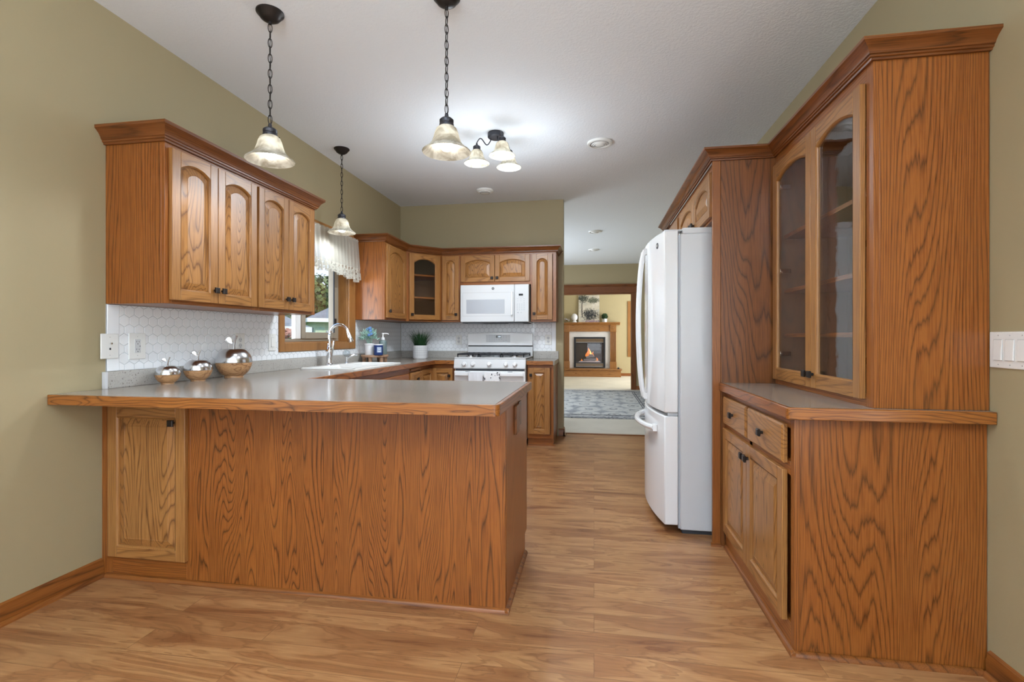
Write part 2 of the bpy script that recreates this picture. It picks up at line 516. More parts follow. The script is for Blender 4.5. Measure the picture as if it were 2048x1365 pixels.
# ------------------------------------------------------------------ geometry helpers
class B:
    """Collects shapes into one mesh; slots are material indices."""
    def __init__(s):
        s.bm = bmesh.new()
    def _mi(s, faces, mi):
        for f in faces:
            f.material_index = mi
    def box(s, x0, x1, y0, y1, z0, z1, mi=0):
        vs = [s.bm.verts.new((x, y, z)) for z in (z0, z1) for (x, y) in ((x0, y0), (x1, y0), (x1, y1), (x0, y1))]
        F = [(0, 3, 2, 1), (4, 5, 6, 7), (0, 1, 5, 4), (1, 2, 6, 5), (2, 3, 7, 6), (3, 0, 4, 7)]
        s._mi([s.bm.faces.new([vs[i] for i in f]) for f in F], mi)
        return s
    def loops(s, loops, cap0=True, cap1=True, closed=True, mi=0):
        rows = [[s.bm.verts.new(p) for p in l] for l in loops]
        m = len(rows[0])
        fs = []
        for a, b in zip(rows, rows[1:]):
            for i in range(m if closed else m - 1):
                j = (i + 1) % m
                fs.append(s.bm.faces.new((a[i], a[j], b[j], b[i])))
        if cap0:
            fs.append(s.bm.faces.new(list(reversed(rows[0]))))
        if cap1:
            fs.append(s.bm.faces.new(rows[-1]))
        s._mi(fs, mi)
        return s
    def lathe(s, prof, c=(0, 0, 0), n=24, axis='z', mi=0, cap=True):
        ls = []
        for r, h in prof:
            l = []
            for i in range(n):
                a = 2 * PI * i / n
                u, v = r * math.cos(a), r * math.sin(a)
                p = {'z': (u, v, h), 'y': (u, h, -v), 'x': (h, u, v)}[axis]
                l.append((c[0] + p[0], c[1] + p[1], c[2] + p[2]))
            ls.append(l)
        return s.loops(ls, cap, cap, True, mi)
    def cyl(s, c, r, h, n=20, axis='z', mi=0, r2=None):
        return s.lathe([(r, 0), (r if r2 is None else r2, h)], c, n, axis, mi)
    def sphere(s, c, r, n=16, m=10, sz=1.0, mi=0):
        prof = [(max(1e-4, r * math.sin(PI * i / m)), -r * sz * math.cos(PI * i / m)) for i in range(m + 1)]
        return s.lathe(prof, c, n, 'z', mi)
    def tube(s, pts, r, n=10, mi=0, closed=False, flat=None):
        pts = [Vector(p) for p in pts]
        k = len(pts)
        ls = []
        up = None
        for i, p in enumerate(pts):
            if closed:
                t = pts[(i + 1) % k] - pts[i - 1]
            else:
                t = pts[min(i + 1, k - 1)] - pts[max(i - 1, 0)]
            t.normalize()
            if up is None:
                up = Vector((0, 0, 1)) if abs(t.z) < 0.9 else Vector((0, 1, 0))
            a = t.cross(up)
            if a.length < 1e-6:
                a = t.orthogonal()
            a.normalize()
            b = a.cross(t).normalized()
            up = b
            rr = r[i] if isinstance(r, (list, tuple)) else r
            fa = flat or 1.0
            ls.append([tuple(p + a * (rr * math.cos(2 * PI * j / n)) + b * (rr * fa * math.sin(2 * PI * j / n))) for j in range(n)])
        if closed:
            ls.append(ls[0])
            return s.loops(ls, False, False, True, mi)
        return s.loops(ls, True, True, True, mi)
    def prism(s, poly, a, b, axis='y', mi=0):
        """poly in the two remaining axes, extruded from a to b along axis."""
        def P(u, v, w):
            return {'y': (u, w, v), 'x': (w, u, v), 'z': (u, v, w)}[axis]
        return s.loops([[P(u, v, a) for u, v in poly], [P(u, v, b) for u, v in poly]], True, True, True, mi)
    def quad(s, *ps, mi=0):
        s._mi([s.bm.faces.new([s.bm.verts.new(p) for p in ps])], mi)
        return s
    def mesh(s, name, mats, flat=False):
        bmesh.ops.recalc_face_normals(s.bm, faces=s.bm.faces)
        me = D.meshes.new(name)
        s.bm.to_mesh(me)
        s.bm.free()
        for m in (mats if isinstance(mats, (list, tuple)) else [mats]):
            me.materials.append(m)
        for p in me.polygons:
            p.use_smooth = name != 'tiles'
        me.set_sharp_from_angle(angle=math.radians(8 if name in ('panel', 'drawer', 'tiles') else 34))
        return me
    def obj(s, name, mats, parent=None, bevel=0.0, loc=None, seg=2):
        return place(name, s.mesh(name, mats), parent, bevel, loc, seg)

def place(name, me, parent=None, bevel=0.0, loc=None, seg=2, rot=None):
    o = D.objects.new(name, me)
    COL.objects.link(o)
    if parent:
        o.parent = parent
    if loc:
        o.location = loc
    if rot:
        o.rotation_euler = rot
    if bevel:
        b = o.modifiers.new('bevel', 'BEVEL')
        b.width = bevel
        b.segments = seg
        b.limit_method = 'ANGLE'
        b.angle_limit = math.radians(50)
    return o

def tag(o, label, cat, group=None, kind=None):
    o['label'] = label
    o['category'] = cat
    if group:
        o['group'] = group
    if kind:
        o['kind'] = kind
    return o

def thing(name, label, cat, loc=(0, 0, 0), rz=0.0, group=None):
    o = D.objects.new(name, None)
    COL.objects.link(o)
    o.empty_display_size = 0.1
    o.location = loc
    o.rotation_euler = (0, 0, rz)
    return tag(o, label, cat, group)

def struct(name, b, mats, bevel=0.0, parent=None, label=None):
    o = b.obj(name, mats, parent, bevel)
    if parent is None:
        o['kind'] = 'structure'
        if label:
            o['label'] = label
    return o

def copy_tree(o, parent=None):
    c = o.copy()
    COL.objects.link(c)
    if parent:
        c.parent = parent
    for ch in list(o.children):
        copy_tree(ch, c)
    return c

# ------------------------------------------------------------------ room shell
YN = -2.6
YF, YLR = 10.85, 14.6           # dining far wall, living-room fireplace wall
struct('floor', B().box(XL - 0.12, XR + 0.12, YN, 5.83, -0.12, 0.0), M['floor'])
struct('floor_dining', B().box(XL - 0.13, XR + 0.12, 5.83, YF + 0.06, -0.12, 0.004), M['carpet'])
struct('floor_living', B().box(-3.6, 3.6, YF + 0.06, YLR + 0.1, -0.12, 0.004), M['carpet_lr'])
struct('ceiling', B().box(XL - 0.13, XR + 0.12, YN - 0.12, YF + 0.13, CZ, CZ + 0.1).box(-3.72, 3.72, YF + 0.13, YLR + 0.13, CZ, CZ + 0.1), M['ceil'])
# left wall with the window opening
WY0, WY1, WZ0, WZ1 = 3.372, 4.370, 1.08, 2.045
b = B()
b.box(XL - 0.13, XL, YN, WY0, 0, CZ).box(XL - 0.13, XL, WY1, YB + 0.14, 0, CZ)
b.box(XL - 0.13, XL, WY0, WY1, 0, WZ0).box(XL - 0.13, XL, WY0, WY1, WZ1, CZ)
struct('wall_left', b, M['wall'])
struct('wall_back', B().box(XL, -0.345, YB, YB + 0.14, 0, CZ), M['wall'])
struct('wall_right', B().box(XR, XR + 0.12, YN, YF, 0, CZ), M['wall'])
b = B()
b.box(XL - 0.13, -2.0, YN - 0.12, YN, 0, CZ).box(1.0, XR + 0.12, YN - 0.12, YN, 0, CZ).box(-2.0, 1.0, YN - 0.12, YN, 2.45, CZ)
struct('wall_near', b, M['wall'])
# dining room walls
struct('wall_dining_side', B().box(XL - 0.13, XL, YB + 0.14, YF, 0, CZ), M['wall'])
OX0, OX1, OZ = -1.9, 0.795, 2.065   # cased opening
b = B()
b.box(XL - 0.13, OX0, YF, YF + 0.13, 0, CZ).box(OX1, XR + 0.12, YF, YF + 0.13, 0, CZ).box(OX0, OX1, YF, YF + 0.13, OZ, CZ)
struct('wall_far', b, M['wall'])
b = B()
LW0, LW1, LZ0, LZ1 = 1.02, 1.75, 0.62, 2.10
b.box(-3.6, LW0, YLR, YLR + 0.13, 0, CZ).box(LW1, 3.6, YLR, YLR + 0.13, 0, CZ)
b.box(LW0, LW1, YLR, YLR + 0.13, 0, LZ0).box(LW0, LW1, YLR, YLR + 0.13, LZ1, CZ)
struct('wall_living', b, M['wall_lr'])
b = B()
b.box(-3.72, XL - 0.13, YF, YF + 0.13, 0, CZ).box(XR + 0.12, 3.72, YF, YF + 0.13, 0, CZ)
struct('wall_living_front', b, M['wall_lr'])
struct('wall_living_left', B().box(-3.72, -3.6, YF + 0.13, YLR + 0.13, 0, CZ), M['wall_lr'])
struct('wall_living_right', B().box(3.6, 3.72, YF + 0.13, YLR + 0.13, 0, CZ), M['wall_lr'])

def base_profile_x(b, x, sgn, y0, y1):
    p = [(x, 0), (x + sgn * 0.014, 0), (x + sgn * 0.014, 0.055), (x + sgn * 0.010, 0.066), (x + sgn * 0.010, 0.078), (x, 0.085)]
    b.prism(p, y0, y1, 'y')
    q = [(x + sgn * 0.014, 0), (x + sgn * 0.028, 0), (x + sgn * 0.026, 0.008), (x + sgn * 0.020, 0.014), (x + sgn * 0.014, 0.016)]
    b.prism(q, y0, y1, 'y')
def base_profile_y(b, y, sgn, x0, x1):
    p = [(y, 0), (y + sgn * 0.014, 0), (y + sgn * 0.014, 0.055), (y + sgn * 0.010, 0.066), (y + sgn * 0.010, 0.078), (y, 0.085)]
    b.prism(p, x0, x1, 'x')
M['base'] = wood('oak_baseboard', 'y', (0.25, 0.084, 0.0165), (0.11, 0.032, 0.006), 5, 20)
M['base_x'] = wood('oak_baseboard_across', 'x', (0.25, 0.084, 0.0165), (0.11, 0.032, 0.006), 5, 20)
b = B(); base_profile_x(b, XL, 1, YN, 1.992); struct('baseboard_left', b, M['base'])
b = B(); base_profile_x(b, XR, -1, YN, 1.888); struct('baseboard_right', b, M['base'])
b = B(); base_profile_y(b, YB, -1, -0.398, -0.331); base_profile_x(b, -0.345, 1, YB - 0.014, YB + 0.14); struct('baseboard_back', b, M['base_x'])
b = B(); base_profile_y(b, YF, -1, 0.885, XR); struct('baseboard_far', b, M['base_x'])
b = B(); base_profile_y(b, YLR, -1, 0.76, 3.6); struct('baseboard_living', b, M['base_x'])
# shoe moulding round the peninsula and hutch base
sh = B()
q = lambda c, s: [(c, 0), (c + s * 0.016, 0), (c + s * 0.014, 0.010), (c + s * 0.008, 0.016), (c, 0.018)]
sh.prism(q(1.995, -1), -2.27, -0.342, 'x')
sh.prism(q(-0.358, 1), 1.980, 2.565, 'y')
struct('trim_1', sh, M['base_x'])
sh = B()
sh.prism(q(0.70, -1), 1.880, 2.80, 'y')
sh.prism(q(1.895, -1), 0.685, XR - 0.02, 'x')
struct('trim_2', sh, M['base'])
# cased opening into the living room
t = B()
t.box(OX1, OX1 + 0.09, YF - 0.022, YF, 0, OZ + 0.01)
t.box(OX0 - 0.09, OX0, YF - 0.022, YF, 0, OZ + 0.01)
t.box(OX1 - 0.012, OX1, YF - 0.02, YF + 0.13, 0, OZ)
struct('trim_3', t, M['oak_dark'], 0.004)
t = B()
t.box(OX0 - 0.12, OX1 + 0.095, YF - 0.030, YF, OZ + 0.01, OZ + 0.15)
t.prism([(YF, OZ + 0.15), (YF - 0.035, OZ + 0.15), (YF - 0.06, OZ + 0.185), (YF - 0.06, OZ + 0.2), (YF, OZ + 0.2)], OX0 - 0.15, OX1 + 0.125, 'x')
t.box(OX0, OX1, YF - 0.02, YF + 0.13, OZ - 0.012, OZ + 0.01)
struct('trim_4', t, M['crown'], 0.003)
struct('trim_5', B().box(-0.345, XR, 5.81, 5.85, 0, 0.008), M['base_x'], 0.003)

# ------------------------------------------------------------------ kitchen window
win = D.objects.new('window_1', None)
COL.objects.link(win)
win.location = (XL, WY0, WZ0)
win['kind'] = 'structure'
def wl(x, y, z):
    return (x - XL, y - WY0, z - WZ0)
def wbox(b, x0, x1, y0, y1, z0, z1, mi=0):
    return b.box(x0 - XL, x1 - XL, y0 - WY0, y1 - WY0, z0 - WZ0, z1 - WZ0, mi)
b = B()
wbox(b, XL, XL + 0.018, WY0 - 0.06, WY0 + 0.005, WZ0 - 0.062, WZ1 + 0.062)
wbox(b, XL, XL + 0.018, WY1 - 0.005, WY1 + 0.118, WZ0 - 0.062, WZ1 + 0.062)
wbox(b, XL, XL + 0.018, WY0 + 0.005, WY1 - 0.005, WZ0 - 0.062, WZ0 + 0.005)
wbox(b, XL, XL + 0.018, WY0 + 0.005, WY1 - 0.005, WZ1 - 0.005, WZ1 + 0.062)
b.obj('casing', M['honey_v'], win, 0.005)
b = B()
wbox(b, XL - 0.105, XL, WY0, WY0 + 0.012, WZ0, WZ1)
wbox(b, XL - 0.105, XL, WY1 - 0.012, WY1, WZ0, WZ1)
wbox(b, XL - 0.105, XL + 0.004, WY0 + 0.012, WY1 - 0.012, WZ0, WZ0 + 0.012)
wbox(b, XL - 0.105, XL, WY0 + 0.012, WY1 - 0.012, WZ1 - 0.012, WZ1)
b.obj('jamb', M['honey_v'], win, 0.002)
b = B()
xa, xb = XL - 0.13, XL - 0.09
wbox(b, xa, xb, WY0 + 0.012, WY1 - 0.012, WZ0 + 0.012, WZ0 + 0.035)
wbox(b, xa, xb, WY0 + 0.012, WY1 - 0.012, WZ1 - 0.035, WZ1 - 0.012)
wbox(b, xa, xb, WY0 + 0.012, WY0 + 0.03, WZ0 + 0.035, WZ1 - 0.035)
wbox(b, xa, xb, WY1 - 0.07, WY1 - 0.012, WZ0 + 0.035, WZ1 - 0.035)
b.obj('frame', M['tan_frame'], win, 0.003)
b = B()
wbox(b, xa + 0.004, xb + 0.004, 3.672, 3.742, WZ0 + 0.035, WZ1 - 0.035)
b.obj('mullion', M['vinyl'], win, 0.004)
b = B()
for (y0, y1) in ((3.742, 3.80), (4.245, 4.300)):
    wbox(b, xa, xb + 0.012, y0, y1, WZ0 + 0.035, WZ1 - 0.035)
wbox(b, xa, xb + 0.012, 3.80, 4.245, WZ0 + 0.035, WZ0 + 0.09)
wbox(b, xa, xb + 0.012, 3.80, 4.245, WZ1 - 0.09, WZ1 - 0.035)
b.obj('sash', M['tan_frame'], win, 0.004)
b = B()
wbox(b, xb + 0.012, xb + 0.022, 4.238, 4.250, WZ0 + 0.09, WZ1 - 0.09)
b.obj('weather_strip', M['dgrey'], win)
b = B()
wbox(b, xb + 0.01, xb + 0.03, 4.245, 4.27, 1.25, 1.30)
b.obj('latch', M['bronze'], win, 0.003)
b = B()
wbox(b, xa + 0.015, xa + 0.019, WY0 + 0.03, 3.672, WZ0 + 0.035, WZ1 - 0.035)
b.obj('pane', M['pane'], win)
b = B()
wbox(b, xa + 0.02, xa + 0.024, 3.80, 4.245, WZ0 + 0.09, WZ1 - 0.09)
b.obj('pane', M['pane'], win)

# living-room window
w2 = D.objects.new('window_2', None)
COL.objects.link(w2)
w2.location = (LW0, YLR, LZ0)
w2['kind'] = 'structure'
lw, lh = LW1 - LW0, LZ1 - LZ0
b = B()
b.box(-0.068, 0.0, -0.02, 0, -0.06, lh + 0.06).box(lw, lw + 0.068, -0.02, 0, -0.06, lh + 0.06)
b.box(0.0, lw, -0.02, 0, -0.06, 0.0).box(0.0, lw, -0.02, 0, lh, lh + 0.06)
b.obj('casing', M['honey_v'], w2, 0.004)
b = B()
b.box(0, 0.03, 0, 0.12, 0, lh).box(lw - 0.03, lw, 0, 0.12, 0, lh).box(0.03, lw - 0.03, 0, 0.12, 0, 0.03).box(0.03, lw - 0.03, 0, 0.12, lh - 0.03, lh)
b.obj('sash', M['honey_v'], w2, 0.003)
B().box(0.03, lw - 0.03, 0.06, 0.064, 0.03, lh - 0.03).obj('pane', M['pane'], w2)

# patio door behind the camera
d = D.objects.new('door_1', None)
COL.objects.link(d)
d.location = (-2.0, YN, 0)
d['kind'] = 'structure'
b = B()
for x in (0, 1.46, 2.92):
    b.box(x, x + 0.08, -0.08, -0.02, 0, 2.45)
b.box(0.08, 2.92, -0.08, -0.02, 2.37, 2.45).box(0.08, 2.92, -0.08, -0.02, 0, 0.1)
b.obj('frame', M['vinyl'], d, 0.004)
B().box(0.08, 1.46, -0.052, -0.048, 0.1, 2.37).obj('pane', M['pane'], d)
B().box(1.54, 2.92, -0.052, -0.048, 0.1, 2.37).obj('pane', M['pane'], d)

# ------------------------------------------------------------------ cabinet kit (local frame: x along the width, front at y = 0, cabinet behind it)
def arch(x0, x1, z0, z1, rise, n=14):
    """opening outline with an arched top: counter-clockwise seen from the front"""
    pts = [(x0, z0), (x1, z0)]
    if rise <= 0:
        return pts + [(x1, z1), (x0, z1)]
    w = x1 - x0
    R = (w * w / 4 + rise * rise) / (2 * rise)
    cx, cz = (x0 + x1) / 2, z1 - R
    a0 = math.asin(min(1, (w / 2) / R))
    for i in range(n + 1):
        a = a0 - 2 * a0 * i / n
        pts.append((cx + R * math.sin(a), cz + R * math.cos(a)))
    return pts

def knob_mesh():
    b = B()
    b.cyl((0, -0.012, 0), 0.0065, 0.012, 10, 'y')
    b.loops([[(sx * s, y, sz * s) for sx, sz in ((-1, -1), (1, -1), (1, 1), (-1, 1))]
             for s, y in ((0.008, -0.010), (0.0145, -0.014), (0.0145, -0.021), (0.011, -0.024))])
    return b.mesh('square_knob', M['bronze'])
KNOB = knob_mesh()
def knob(parent, x, z, y=-0.020):
    return place('knob', KNOB, parent, 0, (x, y, z))

def door(parent, x0, x1, z0, z1, rise=0.045, stile=0.056, kx=None, kz=None, glass=False, th=0.020, mats=None, rail=0.056, top=None):
    """frame-and-panel door; returns the door part"""
    mv, mh, mp = mats or (M['honey_v'], M['honey_h'], M['honey_p'])
    top = top or rail
    ox0, ox1, oz0, oz1 = x0 + stile, x1 - stile, z0 + rail, z1 - top
    g = 0.006
    rise = min(rise, (ox1 - ox0) / 2 * 0.96)
    A = arch(ox0 - g, ox1 + g, oz0 - g, oz1 + g, rise)
    b = B()
    b.box(x0, ox0 - g, -th, 0, z0, z1, 0)
    b.box(ox1 + g, x1, -th, 0, z0, z1, 0)
    b.box(ox0 - g, ox1 + g, -th, 0, z0, oz0 - g, 1)
    poly = [(ox1 + g, z1), (ox0 - g, z1)] + list(reversed(A[2:]))
    if rise <= 0:
        poly = [(ox1 + g, z1), (ox0 - g, z1), (ox0 - g, oz1 + g), (ox1 + g, oz1 + g)]
    b.prism(poly, -th, 0, 'y', 1)
    I = arch(ox0, ox1, oz0, oz1, rise)
    b.loops([[(x, -th, z) for x, z in A], [(x, -th + 0.003, z) for x, z in arch(ox0 - g * .4, ox1 + g * .4, oz0 - g * .4, oz1 + g * .4, rise)],
             [(x, -th + 0.009, z) for x, z in I], [(x, -0.004, z) for x, z in I]], False, False, True, 0)
    dr = b.obj('door', [mv, mh], parent, 0.0022)
    if glass:
        B().prism(arch(ox0 - 0.004, ox1 + 0.004, oz0 - 0.004, oz1 + 0.004, rise), -0.010, -0.006, 'y').obj('glass', M['cabglass'], dr)
    else:
        w = min(0.034, (ox1 - ox0) * 0.24)
        def ring(ins, y):
            r = max(0.006, rise * (1 - 1.2 * ins / max(0.03, (ox1 - ox0))))
            if rise <= 0:
                r = 0
            return [(x, y, z) for x, z in arch(ox0 + ins, ox1 - ins, oz0 + ins, oz1 - ins, r)]
        p = B()
        p.loops([ring(-0.004, -0.006), ring(0.003, -0.0075), ring(0.0045, -0.0085), ring(w, -0.0175), ring(w + 0.0015, -0.0165), ring(w + 0.003, -0.0175)], True, True)
        p.obj('panel', mp, dr)
    if kx is not None:
        knob(dr, kx, kz, -th)
    return dr

def drawer(parent, x0, x1, z0, z1, th=0.020, kn=True, mat=None):
    b = B()
    b.loops([[(x0 + i, y, z0 + i), (x1 - i, y, z0 + i), (x1 - i, y, z1 - i), (x0 + i, y, z1 - i)]
             for i, y in ((0, 0), (0, -th + 0.006), (0.008, -th), )])
    o = b.obj('drawer', mat or M['honey_h'], parent, 0.0015)
    if kn:
        knob(o, (x0 + x1) / 2, (z0 + z1) / 2, -th)
    return o

def solid_body(parent, W_, D_, H_, z0=0.0, openings=(), stile=0.04, top=0.04, bot=0.04, side_mat=None, mid=(), fmat=None):
    """closed carcass with a face frame"""
    b = B()
    b.box(0, W_, 0.019, D_, z0, z0 + H_)
    b.obj('carcass', side_mat or M['oak_side'], parent, 0.0015)
    f = B()
    f.box(0, stile, 0, 0.019, z0, z0 + H_, 0)
    f.box(W_ - stile, W_, 0, 0.019, z0, z0 + H_, 0)
    f.box(stile, W_ - stile, 0, 0.019, z0, z0 + bot, 1)
    f.box(stile, W_ - stile, 0, 0.019, z0 + H_ - top, z0 + H_, 1)
    for (mx, mw) in mid:
        f.box(mx, mx + mw, 0, 0.019, z0 + bot, z0 + H_ - top, 0)
    for (x0, x1, za, zb) in openings:
        f.box(x0, x1, 0.006, 0.019, za, zb, 0)
    f.obj('face_frame', fmat or [M['oak_v'], M['oak_h']], parent, 0.0015)

def sweep(path, prof, closed_caps=True):
    """path: list of (x, y); prof: list of (out, z); out is to the left of the travel direction"""
    P = [Vector(p) for p in path]
    ls = []
    for i, p in enumerate(P):
        d0 = (P[i] - P[i - 1]).normalized() if i else None
        d1 = (P[i + 1] - P[i]).normalized() if i < len(P) - 1 else None
        n0 = Vector((-d0.y, d0.x)) if d0 else None
        n1 = Vector((-d1.y, d1.x)) if d1 else None
        if n0 and n1:
            m = (n0 + n1).normalized()
            m = m / m.dot(n0)
        else:
            m = n0 or n1
        ls.append([(p.x + m.x * o, p.y + m.y * o, z) for o, z in prof])
    return ls
def crown_prof(z0, z1):
    h = z1 - z0
    return [(0.0, z0), (0.010, z0), (0.012, z0 + 0.10 * h), (0.018, z0 + 0.14 * h), (0.018, z0 + 0.24 * h), (0.023, z0 + 0.28 * h), (0.026, z0 + 0.40 * h),
            (0.034, z0 + 0.58 * h), (0.048, z0 + 0.76 * h), (0.052, z0 + 0.80 * h), (0.054, z0 + 0.82 * h), (0.054, z1), (0.0, z1)]
def crown(name, path, z0, z1, label):
    b = B().loops(sweep(path, crown_prof(z0, z1)))
    b.bm.faces.ensure_lookup_table()
    m = len(crown_prof(z0, z1))
    for i in range(len(path) - 1):
        along_y = abs(path[i + 1][1] - path[i][1]) > abs(path[i + 1][0] - path[i][0])
        for k in range(m):
            b.bm.faces[i * m + k].material_index = 1 if along_y else 0
    o = b.obj(name, [M['crown'], M['crown_y']], None, 0)
    return tag(o, label, 'crown molding')

# ------------------------------------------------------------------ left wall cupboards (4 arched doors)
FX = -1.975
Z0, Z1 = 1.288, 2.058
DP = FX - XL
y0, ym, y1 = 2.012, 2.637, 3.268
t = thing('upper_cabinet', 'oak wall cupboard with two arched doors and broad end panel above the three apples', 'wall cupboard', (FX, y0, Z0), PI / 2, 'arched oak wall cupboards')
solid_body(t, ym - y0, DP, Z1 - Z0, 0, mid=((0.29, 0.04),))
door(t, 0.022, 0.309, 0.018, 0.735, rise=0.032, kx=0.285, kz=0.085)
door(t, 0.313, 0.616, 0.018, 0.735, rise=0.032, kx=0.337, kz=0.085)
t = thing('upper_cabinet', 'oak wall cupboard with two arched doors hanging right beside the lace-curtained window', 'wall cupboard', (FX, ym, Z0), PI / 2, 'arched oak wall cupboards')
solid_body(t, y1 - ym, DP, Z1 - Z0, 0, mid=((0.29, 0.04),))
door(t, 0.010, 0.298, 0.018, 0.735, rise=0.032, kx=0.272, kz=0.085)
door(t, 0.303, 0.592, 0.018, 0.735, rise=0.032, kx=0.329, kz=0.085)
crown('crown_molding', [(XL, y0), (FX, y0), (FX, y1), (XL, y1)][::-1], Z1 - 0.015, 2.122, 'dark oak crown molding along the top of the four-door wall cupboards on the left wall')

# ------------------------------------------------------------------ back corner cupboards
BZ0, BZ1 = 1.298, 2.062
BF = 5.355
SX = -1.985
t = thing('upper_cabinet', 'oak wall cupboard with pale sunlit side, single arched door, between window and corner', 'wall cupboard', (SX, 4.492, BZ0), PI / 2, 'arched oak wall cupboards')
solid_body(t, 0.555, SX - XL, BZ1 - BZ0, 0)
door(t, 0.022, 0.515, 0.02, 0.735, kx=0.060, kz=0.085, rise=0.07)

ax, ay, bx_, by_ = SX, 5.047, -1.688, BF
L = math.hypot(bx_ - ax, by_ - ay)
t = thing('corner_cabinet', 'diagonal oak corner wall cupboard with dark arched glass door and shelves', 'wall cupboard', (ax, ay, BZ0), math.atan2(by_ - ay, bx_ - ax))
H = BZ1 - BZ0
b = B()
c45 = L / 2
# hollow pentagonal carcass in local coordinates
dx, dy = (bx_ - ax) / L, (by_ - ay) / L
def loc45(X, Y):
    return ((X - ax) * dx + (Y - ay) * dy, -(X - ax) * dy + (Y - ay) * dx)
pent = [loc45(*p) for p in ((ax, ay), (bx_, by_), (bx_, YB - 0.002), (XL + 0.002, YB - 0.002), (XL + 0.002, ay))]
b.prism(pent, 0, 0.018, 'z').prism(pent, H - 0.018, H, 'z')
def slab(b, p, q_, z0, z1, th=0.012, mi=0):
    v = Vector((q_[0] - p[0], q_[1] - p[1])).normalized()
    nrm = Vector((-v.y, v.x)) * th
    b.prism([p, q_, (q_[0] + nrm.x, q_[1] + nrm.y), (p[0] + nrm.x, p[1] + nrm.y)], z0, z1, 'z', mi)
for i in (1, 2, 3, 4):
    slab(b, pent[i], pent[(i + 1) % 5], 0.018, H - 0.018)
b.obj('carcass', M['inside'], t)
f = B()
f.box(0, 0.04, 0, 0.019, 0, H).box(L - 0.04, L, 0, 0.019, 0, H)
f.box(0.04, L - 0.04, 0, 0.019, 0, 0.04, 1).box(0.04, L - 0.04, 0, 0.019, H - 0.04, H, 1)
f.obj('face_frame', [M['oak_v'], M['oak_h']], t, 0.0015)
shp = [loc45(*p) for p in ((ax + 0.02, ay + 0.045), (bx_ - 0.045, by_ - 0.02), (bx_ - 0.02, YB - 0.02), (XL + 0.02, YB - 0.02), (XL + 0.02, ay + 0.02))]
for z in (0.255, 0.50):
    B().prism(shp, z, z + 0.018, 'z').obj('shelf', M['oak_h'], t)
door(t, 0.028, L - 0.028, 0.02, 0.735, rise=0.045, stile=0.062, kx=0.055, kz=0.075, glass=True)

t = thing('upper_cabinet', 'narrow oak wall cupboard with slim round-topped door between glass corner cupboard and microwave', 'wall cupboard', (-1.688, BF, BZ0), 0, 'arched oak wall cupboards')
solid_body(t, 0.213, YB - BF, BZ1 - BZ0, 0, stile=0.02)
door(t, 0.012, 0.203, 0.02, 0.735, kx=0.175, kz=0.082, stile=0.050, rise=0.05)
t = thing('upper_cabinet', 'short wide oak wall cupboard with two low arched doors above the microwave', 'wall cupboard', (-1.475, BF, 1.705), 0, 'arched oak wall cupboards')
solid_body(t, 0.797, YB - BF, BZ1 - 1.705, 0)
door(t, 0.012, 0.396, 0.035, 0.328, kx=0.370, kz=0.075, rise=0.036)
door(t, 0.401, 0.785, 0.035, 0.328, kx=0.427, kz=0.075, rise=0.036)
t = thing('upper_cabinet', 'narrow oak wall cupboard with slim round-topped door right of the microwave', 'wall cupboard', (-0.678, BF, BZ0), 0, 'arched oak wall cupboards')
solid_body(t, 0.275, YB - BF, BZ1 - BZ0, 0, stile=0.035)
door(t, 0.014, 0.235, 0.02, 0.735, kx=0.038, kz=0.085, stile=0.056, rise=0.05)
crown('crown_molding', [(-0.403, YB), (-0.403, BF), (bx_, BF), (SX, 5.047), (SX, 4.492), (XL, 4.492)], BZ1 - 0.012, 2.118, 'oak crown molding stepping round the corner above microwave and glass corner cupboard')

# ------------------------------------------------------------------ right side: hutch, base, fridge surround
HX, HY0, HY1 = 0.950, 1.888, 2.822
HZ0, HZ1 = CT, 2.085
t = thing('hutch_cabinet', 'tall oak glass-door hutch with arched glazed doors standing on the right worktop', 'hutch', (HX, HY1, HZ0), -PI / 2)
Wd, Dp, H = HY1 - HY0, XR - HX, HZ1 - HZ0
b = B()
b.box(Wd - 0.019, Wd, 0.019, Dp - 0.002, 0, H)
b.obj('side_panel', M['oak_side'], t, 0.0015)
b = B()
b.box(0.0, 0.019, 0.019, Dp - 0.002, 0, H, 0)
b.box(0.019, Wd - 0.019, 0.019, Dp - 0.002, 0, 0.02, 0).box(0.019, Wd - 0.019, 0.019, Dp - 0.002, H - 0.02, H, 0)
b.box(0.019, Wd - 0.019, Dp - 0.012, Dp - 0.002, 0.02, H - 0.02, 0)
b.obj('carcass', M['inside'], t)
f = B()
f.box(0, 0.03, 0, 0.019, 0, H).box(Wd - 0.045, Wd, 0, 0.019, 0, H)
f.box(0.03, Wd - 0.045, 0, 0.019, 0, 0.045, 1).box(0.03, Wd - 0.045, 0, 0.019, H - 0.06, H, 1)
f.obj('face_frame', [M['oak_v'], M['oak_h']], t, 0.0015)
for z in (0.245, 0.475, 0.76):
    B().box(0.022, Wd - 0.022, 0.035, Dp - 0.015, z, z + 0.019).obj('shelf', M['oak_h'], t, 0.001)
dA = door(t, 0.018, 0.478, 0.026, 1.145, rise=0.032, stile=0.056, kx=0.452, kz=0.085, glass=True, rail=0.062)
dB = door(t, 0.482, 0.888, 0.026, 1.145, rise=0.032, stile=0.056, kx=0.508, kz=0.085, glass=True, rail=0.062)
for dd, hx in ((dA, 0.070), (dB, 0.836)):
    for z in (0.16, 0.585, 1.02):
        b = B()
        b.cyl((hx, -0.004, z), 0.016, 0.012, 12, 'y').box(hx - 0.008, hx + 0.008, 0.006, 0.05, z - 0.012, z + 0.012)
        b.obj('hinge', M['chrome'], dd, 0.002)

